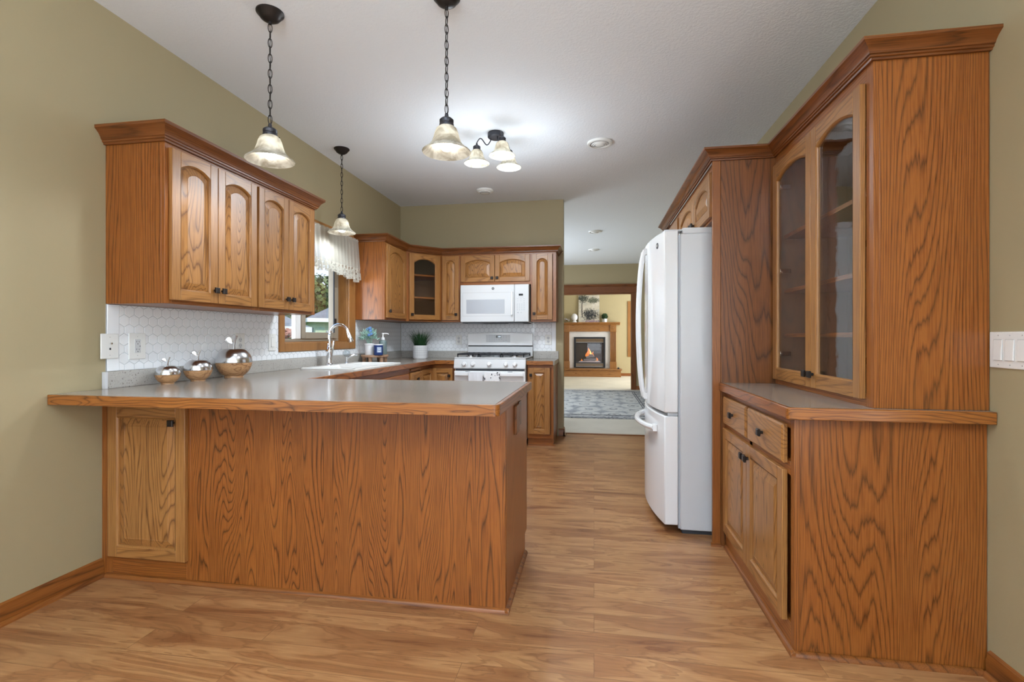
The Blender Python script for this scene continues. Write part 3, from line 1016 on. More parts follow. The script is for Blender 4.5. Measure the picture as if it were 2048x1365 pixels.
BX = 0.700
t = thing('base_cabinet', 'oak base cupboard with two drawers over two doors under the glass hutch', 'base cupboard', (BX, 2.820, 0), -PI / 2)
Wd, Dp, H = 2.820 - 1.895, XR - BX, 0.842
b = B().box(0.0, Wd - 0.003, 0.019, Dp - 0.002, 0, H)
b.obj('carcass', M['oak_side'], t, 0.0015)
f = B()
f.box(0, 0.02, 0, 0.019, 0, H).box(Wd - 0.03, Wd, 0, 0.019, 0, H)
f.box(0.02, Wd - 0.03, 0, 0.019, 0, 0.1, 1).box(0.02, Wd - 0.03, 0, 0.019, 0.63, 0.68, 1).box(0.02, Wd - 0.03, 0, 0.019, 0.80, H, 1)
f.box(0.42, 0.46, 0, 0.019, 0.1, 0.80)
f.obj('face_frame', [M['oak_v'], M['oak_h']], t, 0.0015)
drawer(t, 0.018, 0.415, 0.668, 0.812)
drawer(t, 0.445, 0.866, 0.668, 0.812)
door(t, 0.018, 0.433, 0.092, 0.645, rise=0, kx=0.408, kz=0.585)
door(t, 0.437, 0.866, 0.092, 0.645, rise=0, kx=0.462, kz=0.585)

t = thing('worktop', 'grey-brown laminate worktop with oak front edge under the glass hutch', 'worktop', (0.665, 1.855, 0.842))
b = B().box(0.018, XR - 0.665 - 0.002, 0.018, 2.819 - 1.855, 0.0, 0.042)
b.obj('slab', M['laminate'], t)
def rounded_band_x(x0, x1, y0, zt, w=0.018):
    return [(x0, y0 + w), (x0, y0 + 0.010), (x0 + 0.004, y0 + 0.004), (x0 + 0.010, y0), (x1, y0), (x1, y0 + w)]
b = B()
b.prism(rounded_band_x(0, XR - 0.665 - 0.002, 0, 0), 0, 0.0415, 'z')
b.obj('edge_band', M['band_x'], t, 0.003)
B().box(0, 0.018, 0.018, 2.819 - 1.855, 0, 0.0415).obj('edge_band', M['band_y'], t, 0.003)

t = thing('fridge_end_panel', 'tall dark-grained oak panel closing the near side of the refrigerator recess', 'end panel', (0.634, 2.822, 0))
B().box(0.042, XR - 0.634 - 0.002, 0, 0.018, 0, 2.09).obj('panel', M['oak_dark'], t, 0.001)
B().box(0.0, 0.041, -0.001, 0.022, 0, 2.09).obj('stile', M['oak_v'], t, 0.0015)
B().prism([(0, 0), (-0.014, 0), (-0.012, 0.010), (0, 0.018)], -0.010, 0.041, 'x').obj('shoe', M['base_x'], t)

OFX = 0.645
t = thing('upper_cabinet', 'honey oak wall cupboard with two short arched doors above the white refrigerator', 'wall cupboard', (OFX, 3.90, 1.775), -PI / 2, 'arched oak wall cupboards')
solid_body(t, 3.90 - 2.845, XR - OFX - 0.002, 2.09 - 1.775, 0, stile=0.035, bot=0.02)
door(t, 0.06, 0.58, 0.016, 0.262, kx=0.553, kz=0.06, rise=0.045)
door(t, 0.585, 1.035, 0.016, 0.262, kx=0.612, kz=0.06, rise=0.045)
t = thing('pantry_cabinet', 'tall oak pantry cupboard beyond the refrigerator, only its arched top visible', 'pantry cupboard', (OFX, 4.64, 0), -PI / 2)
solid_body(t, 0.738, XR - OFX - 0.002, 2.09, 0)
door(t, 0.03, 0.705, 0.12, 1.20, rise=0, kx=0.66, kz=1.1)
door(t, 0.03, 0.705, 1.23, 2.04, rise=0.06, kx=0.66, kz=1.32)
crown('crown_molding', [(XR, HY0), (HX, HY0), (HX, 2.822), (0.634, 2.822), (0.634, 4.64), (XR, 4.64)], 2.082, 2.142, 'oak crown molding stepping from the glass hutch out over the refrigerator')

# ------------------------------------------------------------------ peninsula and sink run base units
t = thing('peninsula_cabinet', 'oak peninsula cupboard with wide grained back panel and one knobbed door', 'base cupboard', (XL, 1.995, 0))
PW = -0.358 - XL
H = 0.842
b = B().box(0.475, PW, 0, 0.02, 0, H)
b.obj('back_panel', M['oak_cath'], t, 0.001)
b = B()
b.prism([(0.02, 0.0), (0.575, 0.0), (0.575, 0.10), (0.645, 0.10), (0.645, H), (0.02, H)], PW - 0.002, PW + 0.001, 'x')
b.obj('end_panel', M['oak_side'], t)
b = B()
b.box(0.0, PW - 0.004, 0.02, 0.57, 0, H).box(0.66, PW - 0.004, 0.57, 0.64, 0.10, H)
b.obj('carcass', M['oak_side'], t)
f = B()
f.box(0.0, 0.06, 0, 0.02, 0, H).box(0.455, 0.475, 0, 0.02, 0, H)
f.box(0.06, 0.455, 0, 0.02, 0, 0.12, 1).box(0.06, 0.455, 0, 0.02, 0.795, H, 1)
f.obj('face_frame', [M['oak_v'], M['oak_h']], t, 0.001)
door(t, 0.052, 0.464, 0.103, 0.808, rise=0, kx=0.405, kz=0.738)

# kitchen side of the sink run (faces +x) and the corner
SF = -1.70
KY0 = 2.655
t = thing('dishwasher', 'white dishwasher, only its top edge showing under the sink run worktop', 'dishwasher', (SF, KY0 + 0.02, 0), PI / 2)
B().box(0, 0.60, 0.02, 0.57, 0.10, 0.838).obj('body', M['white'], t)
B().box(0.004, 0.596, -0.022, 0.02, 0.12, 0.832).obj('door', M['white_gl'], t, 0.006)
B().box(0.06, 0.54, -0.045, -0.03, 0.745, 0.765).box(0.07, 0.09, -0.03, -0.022, 0.745, 0.765).box(0.51, 0.53, -0.03, -0.022, 0.745, 0.765).obj('handle', M['white_gl'], t, 0.004)
t = thing('base_cabinet', 'oak sink base cupboard with plain dark false drawer front below the white sink', 'base cupboard', (SF, 3.28, 0), PI / 2)
b = B()
dpt = SF - XL - 0.002
b.box(0, 0.018, 0.019, dpt, 0.082, 0.842).box(1.082, 1.10, 0.019, dpt, 0.082, 0.842).box(0.018, 1.082, dpt - 0.012, dpt, 0.082, 0.842).box(0.018, 1.082, 0.019, dpt - 0.012, 0.082, 0.10)
b.obj('carcass', M['oak_side'], t, 0.001)
f = B()
f.box(0, 0.04, 0, 0.019, 0.082, 0.842).box(1.06, 1.10, 0, 0.019, 0.082, 0.842).box(0.04, 1.06, 0, 0.019, 0.082, 0.122, 1).box(0.04, 1.06, 0, 0.019, 0.78, 0.842, 1).box(0.04, 1.06, 0, 0.019, 0.62, 0.66, 1)
f.obj('face_frame', [M['oak_v'], M['oak_h']], t, 0.001)
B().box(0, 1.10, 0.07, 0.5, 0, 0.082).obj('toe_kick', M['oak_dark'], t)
drawer(t, 0.03, 1.07, 0.655, 0.79, kn=False, mat=M['oak_h'])
door(t, 0.03, 0.545, 0.12, 0.635, rise=0, kx=0.52, kz=0.58)
door(t, 0.55, 1.07, 0.12, 0.635, rise=0, kx=0.575, kz=0.58)
t = thing('base_cabinet', 'narrow oak base cupboard with one knobbed drawer left of the corner', 'base cupboard', (SF, 4.38, 0), PI / 2)
solid_body(t, 0.34, SF - XL - 0.002, 0.76, 0.082, stile=0.02)
B().box(0, 0.34, 0.07, 0.5, 0, 0.082).obj('toe_kick', M['oak_dark'], t)
B().box(0.03, 0.30, -0.012, 0.0, 0.812, 0.828).obj('pull_out_board', M['honey_h'], t, 0.002)
drawer(t, 0.02, 0.325, 0.655, 0.795)
door(t, 0.02, 0.325, 0.12, 0.635, rise=0, kx=0.295, kz=0.58)
t = thing('corner_base_cabinet', 'oak corner base cupboard with inward folding doors beside the white range', 'base cupboard', (XL, 4.72, 0))
b = B()
cx0 = SF - XL
b.box(0.002, cx0 - 0.02, 0, YB - 4.72 - 0.002, 0.082, 0.842).box(cx0 - 0.02, -1.452 - XL, 5.085 - 4.72, YB - 4.72 - 0.002, 0.082, 0.842)
b.obj('carcass', M['oak_h'], t)
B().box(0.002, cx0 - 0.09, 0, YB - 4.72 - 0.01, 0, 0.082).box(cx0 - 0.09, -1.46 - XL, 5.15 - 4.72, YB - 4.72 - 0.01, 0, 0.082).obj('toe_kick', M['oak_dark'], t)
def sub_door(parent, ox, oy, rz, x1, kx):
    e = door(parent, 0.0, x1, 0.12, 0.800, rise=0, kx=kx, kz=0.72, stile=0.05)
    e.location = (ox, oy, 0)
    e.rotation_euler = (0, 0, rz)
    return e
sub_door(t, cx0 - 0.02, 0.02, PI / 2, 0.335, None)
sub_door(t, cx0 - 0.002, 5.085 - 4.72, 0, 0.225, 0.19)

t = thing('base_cabinet', 'slim oak base cupboard with tall raised-panel door right of the white range', 'base cupboard', (-0.682, 5.085, 0))
solid_body(t, 0.272, YB - 5.085 - 0.002, 0.76, 0.082, stile=0.022, bot=0.045)
B().box(0.004, 0.268, 0.03, 0.55, 0, 0.082).obj('toe_kick', M['oak_h'], t)
B().prism([(0.03, 0), (0.014, 0), (0.016, 0.010), (0.03, 0.018)], 0.004, 0.284, 'x').obj('shoe', M['base_x'], t)
door(t, 0.014, 0.236, 0.128, 0.812, rise=0, kx=0.040, kz=0.738, stile=0.062)

# ------------------------------------------------------------------ worktops
t = thing('worktop', 'long grey-brown laminate worktop with oak edge over the peninsula and sink run', 'worktop', (XL, 1.752, 0.842))
def T(b, x0, x1, y0, y1, z0=0.0, z1=0.042, mi=0):
    return b.box(x0 - XL, x1 - XL, y0 - 1.752, y1 - 1.752, z0, z1, mi)
SK = (-2.215, -1.755, 3.44, 4.36)       # sink outline
b = B()
IE = -1.662
PX1, PY0, PY1 = -0.338, 1.752, 2.705
T(b, XL + 0.002, PX1 - 0.018, PY0 + 0.018, PY1 - 0.018)
T(b, XL + 0.002, IE - 0.018, PY1 - 0.018, SK[2] + 0.02)
T(b, XL + 0.002, SK[0] + 0.02, SK[2] + 0.02, SK[3] - 0.02)
T(b, SK[1] - 0.02, IE - 0.018, SK[2] + 0.02, SK[3] - 0.02)
T(b, XL + 0.002, IE - 0.018, SK[3] - 0.02, 5.048)
T(b, XL + 0.002, -1.447, 5.048, YB - 0.002)
b.obj('slab', M['laminate'], t)
# oak edge bands
b = B()
xr, r = PX1 - XL, 0.028
poly = [(0.002, 0.018), (0.002, 0.006), (0.008, 0.0), (xr - r, 0.0)]
poly += [(xr - r + r * math.sin(a), r - r * math.cos(a)) for a in (PI / 8, PI / 4, 3 * PI / 8)] + [(xr, r), (xr, 0.019), (xr - 0.018, 0.019), (xr - 0.018, 0.018)]
b.prism(poly, 0, 0.0415, 'z')
b.obj('edge_band', M['band_x'], t, 0.003)
T(B(), PX1 - 0.018, PX1, PY0 + 0.019, PY1, 0, 0.0415).obj('edge_band', M['band_y'], t, 0.003)
T(B(), IE - 0.018, PX1 - 0.018, PY1 - 0.018, PY1, 0, 0.0415).obj('edge_band', M['band_x'], t, 0.003)
T(B(), IE - 0.018, IE, PY1, 5.030, 0, 0.0415).obj('edge_band', M['band_y'], t, 0.003)
T(B(), IE - 0.018, -1.447, 5.030, 5.048, 0, 0.0415).obj('edge_band', M['band_x'], t, 0.003)
b = B()
T(b, XL + 0.002, XL + 0.021, 2.005, YB - 0.021, 0.042, 0.122)
T(b, XL + 0.002, -1.447, YB - 0.021, YB - 0.002, 0.042, 0.122)
b.obj('upstand', M['upstand'], t, 0.002)
T(B(), XL + 0.002, XL + 0.022, 1.992, 2.005, 0.042, 0.122).obj('upstand_cap', plain('pale_laminate_end', (0.62, 0.62, 0.64), 0.4), t, 0.001)

t = thing('worktop', 'short grey laminate worktop between the range and the end of the back wall', 'worktop', (-0.688, 5.050, 0.842))
B().box(0.001, 0.290, 0.018, YB - 5.05 - 0.002, 0, 0.042).obj('slab', M['laminate'], t)
B().box(0.001, 0.275, 0, 0.018, 0, 0.0415).obj('edge_band', M['band_x'], t, 0.003)
b = B()
b.prism([(0.275, 0.0), (0.290, 0.018), (0.290, YB - 5.05 - 0.002), (0.2902, YB - 5.05 - 0.002), (0.2906, 0.017), (0.2758, -0.0005)], 0, 0.0415, 'z')
b.obj('edge_band', M['upstand'], t)
B().box(0.003, 0.290, YB - 5.05 - 0.021, YB - 5.05 - 0.002, 0.042, 0.128).obj('upstand', M['upstand'], t, 0.002)

# ------------------------------------------------------------------ hexagon tile splashbacks
def hex_field(b, u0, u1, v0, v1, P, pitch=0.054):
    """raised hexagon tiles with clipped borders; P(u, v, h) gives the point"""
    R = (pitch - 0.0035) / math.sqrt(3)
    def clip(poly):
        for k, lim, sg in ((0, u0, 1), (0, u1, -1), (1, v0, 1), (1, v1, -1)):
            out = []
            for i in range(len(poly)):
                p, q2 = poly[i], poly[(i + 1) % len(poly)]
                ip, iq = sg * (p[k] - lim) >= 0, sg * (q2[k] - lim) >= 0
                if ip:
                    out.append(p)
                if ip != iq:
                    tt = (lim - p[k]) / (q2[k] - p[k])
                    out.append((p[0] + tt * (q2[0] - p[0]), p[1] + tt * (q2[1] - p[1])))
            poly = out
            if len(poly) < 3:
                return []
        return poly
    row = 0
    v = v0 + 0.01
    while v - R < v1:
        u = u0 + (pitch / 2 if row % 2 else 0)
        while u - R < u1:
            pl = clip([(u + R * math.sin(PI / 3 * i), v + R * math.cos(PI / 3 * i)) for i in range(6)])
            if len(pl) >= 3:
                cu = sum(p[0] for p in pl) / len(pl)
                cv = sum(p[1] for p in pl) / len(pl)
                sm = lambda f, h: [P(cu + (a - cu) * f, cv + (c - cv) * f, h) for a, c in pl]
                b.loops([sm(1, 0.0002), sm(0.955, 0.0013)], False, True)
            u += pitch
        v += pitch * 0.866
        row += 1
t = thing('tile_splashback', 'white embossed hexagon splashback along the left wall behind the three apples and window', 'splashback', (XL, 2.012, 0.964))
BT = 0.006
b = B()
def lw_box(y0, y1, z0, z1, th=BT):
    b.box(0.0005, th, y0 - 2.012, y1 - 2.012, z0 - 0.964, z1 - 0.964)
WC0, WC1 = WY0 - 0.061, WY1 + 0.119
lw_box(2.012, WC0, 0.965, 1.287)
lw_box(WC0, WC1, 0.965, WZ0 - 0.063)
lw_box(WC1, YB - 0.007, 0.965, 1.297)
b.obj('backing', M['grout'], t)
B().box(0.0005, 0.0095, 0, 0.062, 0.001, 0.323).obj('edge_strip', M['tile'], t, 0.003)
b = B()
Pf = lambda u, v, h: (BT + h, u - 2.012, v - 0.964)
hex_field(b, 2.075, WC0, 0.967, 1.286, Pf)
hex_field(b, WC0, WC1, 0.967, WZ0 - 0.064, Pf)
hex_field(b, WC1, YB - 0.009, 0.967, 1.296, Pf)
b.obj('tiles', M['tile'], t)
t = thing('tile_splashback', 'white embossed hexagon splashback on the back wall behind the range', 'splashback', (XL + 0.008, YB, 0.964))
b = B()
b.box(0.0, -0.428 - XL - 0.008, -BT, -0.0005, 0.001, 0.333)
b.obj('backing', M['grout'], t)
B().box(-0.475 - XL - 0.008, -0.428 - XL - 0.008, -0.0095, -0.0005, 0.001, 0.333).obj('edge_strip', M['tile'], t, 0.003)
b = B()
hex_field(b, XL + 0.010, -0.477, 0.967, 1.296, lambda u, v, h: (u - XL - 0.008, -BT - h, v - 0.964))
b.obj('tiles', M['tile'], t)

# ------------------------------------------------------------------ range
RX0, RX1, RY = -1.444, -0.688, 5.035
t = thing('range', 'white gas range with five front knobs and black grates on the back wall', 'range', (RX0, RY, 0))
RW = RX1 - RX0
B().box(0.003, RW - 0.003, 0.0, 0.605, 0.06, 0.895).obj('body', M['white'], t, 0.003)
B().box(0.03, RW - 0.03, 0.05, 0.58, 0.0, 0.06).obj('plinth', M['dgrey'], t)
b = B()
b.loops([[(x, y, z) for x in (0,) for y, z in ((-0.035, 0.800), (-0.04, 0.810), (-0.022, 0.895), (-0.012, 0.904), (0.02, 0.904), (0.02, 0.800))],
         [(x, y, z) for x in (RW,) for y, z in ((-0.035, 0.800), (-0.04, 0.810), (-0.022, 0.895), (-0.012, 0.904), (0.02, 0.904), (0.02, 0.800))]])
b.obj('control_panel', M['white'], t, 0.003)
b = B()
b.box(0, RW, -0.02, 0.545, 0.904, 0.918)
b.obj('cooktop', M['white'], t, 0.004)
B().box(0.02, RW - 0.02, -0.036, -0.010, 0.782, 0.799).obj('vent_gap', M['dgrey'], t)
b = B().box(0.004, RW - 0.004, -0.040, 0.0, 0.20, 0.779)
b.obj('oven_door', M['white_gl'], t, 0.008)
B().box(0.004, RW - 0.004, -0.036, 0.0, 0.065, 0.19).obj('drawer', M['white_gl'], t, 0.008)
B().box(0.10, RW - 0.10, -0.042, -0.040, 0.30, 0.60).obj('oven_window', M['black_gl'], t)
b = B()
b.box(0.02, RW - 0.02, -0.083, -0.066, 0.728, 0.765)
b.box(0.03, 0.06, -0.066, -0.040, 0.735, 0.76).box(RW - 0.06, RW - 0.03, -0.066, -0.040, 0.735, 0.76)
b.obj('handle', M['white_gl'], t, 0.006)
for x0 in (0.125, RW - 0.185):
    B().box(x0, x0 + 0.05, -0.0415, -0.040, 0.769, 0.774).obj('vent_slot', M['dgrey'], t)
KM = B()
KM.lathe([(0.026, 0), (0.026, -0.006), (0.021, -0.010), (0.019, -0.030), (0.016, -0.033)], (0, 0, 0), 20, 'y')
KM.box(-0.0055, 0.0055, -0.040, -0.030, -0.020, 0.020)
km = KM.mesh('range_knob', M['white_gl'])
for u in (0.113, 0.205, 0.378, 0.553, 0.645):
    k_ = place('knob', km, t, 0, (u, -0.034, 0.848))
    k_.rotation_euler = (math.radians(-10), 0, 0)
# backguard
b = B()
b.prism([(0.545, 0.906), (0.545, 1.02), (0.605, 1.02), (0.605, 0.906)], 0.0, RW, 'x')
b.obj('backguard_base', M['white'], t, 0.003)
B().box(0.004, RW - 0.004, 0.556, 0.605, 1.02, 1.032).obj('backguard_gap', M['dgrey'], t)
b = B()
top = [(0.0, 1.032), (RW, 1.032), (RW, 1.172)] + [(RW - RW * i / 12, 1.172 + 0.012 * math.sin(PI * i / 12)) for i in range(1, 12)] + [(0.0, 1.172)]
b.prism(top, 0.540, 0.605, 'y')
b.obj('backguard', M['white_gl'], t, 0.006)
B().box(0.218, 0.50, 0.5385, 0.5405, 1.07, 1.155).obj('touch_panel', M['white'], t, 0.0008)
B().box(0.333, 0.394, 0.5375, 0.5395, 1.120, 1.148).obj('display', M['black_gl'], t)
dg = emit('display_digits', (0.75, 0.88, 1.0), 1.0)
b = B()
for x in (0.358, 0.370, 0.382):
    b.box(x, x + 0.007, 0.5368, 0.5374, 1.127, 1.141)
b.obj('digits', dg, t)
b = B()
for x, z in [(0.262 + 0.026 * i, 1.143 - 0.020 * j) for i in range(3) for j in range(4)] + [(0.34, 1.103), (0.37, 1.103), (0.40, 1.103), (0.424, 1.143), (0.424, 1.123), (0.424, 1.083), (0.452, 1.143), (0.452, 1.123), (0.452, 1.090)]:
    b.box(x - 0.005, x + 0.005, 0.5375, 0.5385, z - 0.003, z + 0.003)
b.obj('buttons', M['grey'], t)
# burners and grates
for (gx, gy) in ((0.14, 0.13), (0.14, 0.40), (0.378, 0.265), (0.616, 0.13), (0.616, 0.40)):
    B().lathe([(0.055, 0.918), (0.055, 0.926), (0.032, 0.930), (0.030, 0.938), (0.001, 0.940)], (gx, gy, 0), 20).obj('burner', M['steel'] if gx != 0.378 else M['grey'], t)
for (x0, x1) in ((0.022, 0.255), (0.262, 0.494), (0.501, 0.734)):
    b = B()
    for y in (0.012, 0.265, 0.515):
        b.box(x0, x1, y, y + 0.014, 0.940, 0.954)
    for k in range(5):
        x = x0 + (x1 - x0 - 0.012) * k / 4
        b.box(x, x + 0.012, 0.012, 0.529, 0.940, 0.956)
    for y in (0.10, 0.17, 0.36, 0.43):
        b.box(x0, x1, y, y + 0.010, 0.942, 0.954)
    for x in (x0, x1 - 0.014):
        for y in (0.012, 0.515):
            b.box(x, x + 0.014, y, y + 0.014, 0.918, 0.940)
    b.obj('grate', M['black'], t, 0.002)

# towels on the oven handle
def towel(x0, x1, label, mat, zf, zb, seed):
    rnd = random.Random(seed)
    prof = [(-0.0615, zb), (-0.0615, 0.745), (-0.0625, 0.7665), (-0.067, 0.7705), (-0.083, 0.7705), (-0.0875, 0.7665), (-0.0885, 0.735), (-0.090, 0.69), (-0.090, zf)]
    N = 16
    rows = []
    for i in range(N + 1):
        f = i / N
        x = x0 + (x1 - x0) * f
        w = 0.0025 * math.sin(f * 11 + seed) + 0.0015 * math.sin(f * 23 + seed)
        rows.append([(x + (0.004 * math.sin(seed + z * 9) if k > 5 else 0), y - (abs(w) if k > 5 else 0), z) for k, (y, z) in enumerate(prof)])
    b = B()
    b.loops(rows, False, False, False)
    o = b.obj('dish_towel', mat)
    s = o.modifiers.new('thickness', 'SOLIDIFY')
    s.thickness = 0.0022
    s.offset = 1
    o.location = (RX0, RY, 0)
    return tag(o, label, 'towel', None)
towel(0.165, 0.318, 'plain white dish towel hanging on the oven handle', M['linen'], 0.46, 0.56, 1)
towel(0.335, 0.500, 'white dish towel with black leaf print hanging on the oven handle', M['towel_print'], 0.44, 0.54, 4)

# ------------------------------------------------------------------ microwave
MX0, MX1, MY = -1.446, -0.690, 5.262
t = thing('microwave', 'white over-the-range microwave with keypad mounted under the short oak cupboard', 'microwave', (MX0, MY, 1.290))
MW, MH = MX1 - MX0, 0.408
B().box(0.002, MW - 0.002, 0.03, YB - MY - 0.012, 0.0, MH).obj('body', M['white'], t, 0.003)
B().box(0, 0.598, 0.0, 0.030, 0.004, MH).obj('door', M['white'], t, 0.006)
B().box(0.600, MW, 0.0, 0.030, 0.004, MH).obj('control_panel', M['white'], t, 0.006)
b = B()
for (x0, x1, z0, z1) in ((0.026, 0.575, 0.322, 0.325), (0.026, 0.575, 0.068, 0.071), (0.026, 0.029, 0.071, 0.322)):
    b.box(x0, x1, -0.0008, 0.0005, z0, z1)
b.obj('door_groove', M['plate_line'], t)
B().box(0.068, 0.492, -0.0012, 0.002, 0.094, 0.248).obj('door_window', M['mwglass'], t, 0.002)
b = B()
b.box(0.566, 0.586, -0.034, -0.020, 0.075, 0.328)
b.box(0.566, 0.586, -0.022, 0.0, 0.075, 0.092).box(0.566, 0.586, -0.022, 0.0, 0.311, 0.328)
b.obj('handle', M['white_gl'], t, 0.005)
B().box(0.648, 0.694, -0.0015, 0.001, 0.285, 0.306).obj('display', M['black_gl'], t)
b = B()
for j in range(4):
    for i in range(4):
        b.box(0.628 + 0.024 * i, 0.638 + 0.024 * i, -0.001, 0.001, 0.130 + 0.020 * j, 0.137 + 0.020 * j)
for x, z in ((0.63, 0.25), (0.665, 0.25), (0.70, 0.25), (0.63, 0.228), (0.665, 0.228), (0.70, 0.228), (0.70, 0.208), (0.645, 0.268), (0.665, 0.268), (0.685, 0.268)):
    b.box(x, x + 0.012, -0.001, 0.001, z, z + 0.004)
b.box(0.630, 0.648, -0.001, 0.001, 0.098, 0.108).box(0.668, 0.680, -0.001, 0.001, 0.100, 0.107)
b.obj('keypad', M['grey'], t)
def emblem(parent, c, r, axis):
    """round monogram emblem: dark disc, pale ring and script-like swirl"""
    ax = {'y': lambda u, v, h: (c[0] + u, c[1] - h, c[2] + v), 'x': lambda u, v, h: (c[0] - h, c[1] - u, c[2] + v)}[axis]
    b = B()
    N = 20
    ring = lambda rr, h: [ax(rr * math.cos(2 * PI * i / N), rr * math.sin(2 * PI * i / N), h) for i in range(N)]
    b.loops([ring(r, 0), ring(r, 0.0015)])
    o = b.obj('emblem', M['pewter'], parent)
    b = B()
    b.tube([ax(r * 0.86 * math.cos(a), r * 0.86 * math.sin(a), 0.0018) for a in [2 * PI * i / 20 for i in range(20)]], r * 0.05, 5, closed=True)
    g = [(-.05, .30), (-.30, .36), (-.45, .10), (-.35, -.22), (-.10, -.20), (.0, .05), (-.12, .12)]
    e = [(.45, .28), (.22, .38), (.12, .20), (.30, .05), (.10, -.10), (.20, -.36), (.48, -.22)]
    for s_ in (g, e):
        b.tube([ax(u * r, v * r, 0.0020) for u, v in s_], r * 0.07, 5)
    b.obj('emblem_script', M['plate'], o)
emblem(t, (0.365, -0.0003, 0.366), 0.0155, 'y')
b = B()
b.box(0.02, MW - 0.02, 0.02, 0.36, -0.010, 0.0)
b.obj('underside_vent', M['dgrey'], t)
b = B().box(0.07, 0.23, 0.05, 0.17, -0.018, -0.010).box(MW - 0.23, MW - 0.07, 0.05, 0.17, -0.018, -0.010)
b.obj('grease_filter', M['grey'], t, 0.003)

# ------------------------------------------------------------------ refrigerator
t = thing('refrigerator', 'tall white french-door refrigerator with bottom freezer and bowed front', 'refrigerator', (0.40, 2.950, 0))
FW = 0.905
B().box(0.088, 0.80, 0.0, FW, 0.025, 1.722).obj('body', M['white'], t, 0.006)
B().box(0.078, 0.090, 0.012, FW - 0.012, 0.03, 1.715).obj('gasket', M['grey'], t)
B().box(0.10, 0.78, 0.02, FW - 0.02, 0.0, 0.028).obj('base_grille', M['dgrey'], t)
def bow(y):
    f = (y / FW) * 2 - 1
    return -0.058 * (1 - f * f)
def bowed(y0, y1, z0, z1, b, back=0.076, n=12):
    ys = [y0 + (y1 - y0) * i / n for i in range(n + 1)]
    poly = [(bow(y), y) for y in ys] + [(back, y1), (back, y0)]
    b.prism(poly, z0, z1, 'z')
    return b
for (y0, y1) in ((0.0, FW / 2 - 0.003), (FW / 2 + 0.003, FW)):
    bowed(y0, y1, 0.695, 1.742, B()).obj('door', M['white_gl'], t, 0.006)
bowed(0.0, FW, 0.05, 0.675, B()).obj('freezer_drawer', M['white_gl'], t, 0.006)
B().box(0.02, 0.075, 0.01, FW - 0.01, 0.677, 0.694).obj('hinge_strip', M['grey'], t)
for y in (FW / 2 - 0.045, FW / 2 + 0.045):
    pts, rs = [], []
    for i in range(15):
        f = i / 14
        s_ = math.sin(PI * f)
        pts.append((bow(y) - 0.014 - 0.036 * s_ ** 0.6, y, 0.735 + 0.965 * f))
    b = B()
    b.tube(pts, 0.0135, 10)
    for z in (0.745, 1.69):
        b.box(bow(y) - 0.02, bow(y) + 0.003, y - 0.013, y + 0.013, z - 0.02, z + 0.02)
    b.obj('handle', M['white_gl'], t)
pts = []
for i in range(15):
    f = i / 14
    y = 0.13 + (FW - 0.26) * f
    pts.append((bow(y) - 0.014 - 0.042 * math.sin(PI * f) ** 0.6, y, 0.585))
b = B()
b.tube(pts, 0.0165, 10)
for y in (0.135, FW - 0.135):
    b.box(bow(y) - 0.022, bow(y) + 0.003, y - 0.02, y + 0.02, 0.565, 0.603)
b.obj('handle', M['white_gl'], t)
B().box(0.0, 0.14, 0.02, 0.10, 1.742, 1.752).box(0.10, 0.30, 0.003, 0.14, 1.722, 1.756).obj('hinge_cover', M['white'], t, 0.005)
B().cyl((0.04, 0.06, 1.742), 0.014, 0.012, 12).obj('hinge_pin', M['grey'], t)
b = B()
N = 18
ey = 0.115
ex = bow(ey) - 0.0005
sl = (bow(ey + 0.01) - bow(ey - 0.01)) / 0.02
ring = lambda r, h: [(ex - h + sl * r * math.cos(2 * PI * i / N), ey + r * math.cos(2 * PI * i / N), 1.675 + r * math.sin(2 * PI * i / N)) for i in range(N)]
b.loops([ring(0.018, -0.002), ring(0.018, 0.0015)])
em = b.obj('emblem', M['pewter'], t)
b = B()
for s_ in ([(-.05, .30), (-.30, .36), (-.45, .10), (-.35, -.22), (-.10, -.20), (.0, .05)], [(.45, .28), (.22, .38), (.12, .20), (.30, .05), (.10, -.10), (.20, -.36), (.48, -.22)]):
    b.tube([(ex - 0.002 - sl * u * 0.018, ey - u * 0.018, 1.675 + v * 0.018) for u, v in s_], 0.0012, 5)
b.obj('emblem_script', M['plate'], em)

# ------------------------------------------------------------------ sink, faucet, crystal-handled dispenser
t = thing('sink', 'white double-bowl drop-in sink set in the worktop under the window', 'sink', (SK[0], SK[2], CT))
sw, sl_ = SK[1] - SK[0], SK[3] - SK[2]
b = B()
def rr(x0, x1, y0, y1, z, r=0.04, n=4):
    out = []
    for cx, cy, a0 in ((x1 - r, y0 + r, -PI / 2), (x1 - r, y1 - r, 0), (x0 + r, y1 - r, PI / 2), (x0 + r, y0 + r, PI)):
        for i in range(n + 1):
            a = a0 + PI / 2 * i / n
            out.append((cx + r * math.cos(a), cy + r * math.sin(a), z))
    return out
b.loops([rr(0, sw, 0, sl_, 0.0), rr(0, sw, 0, sl_, 0.008), rr(0.006, sw - 0.006, 0.006, sl_ - 0.006, 0.012)], False, False)
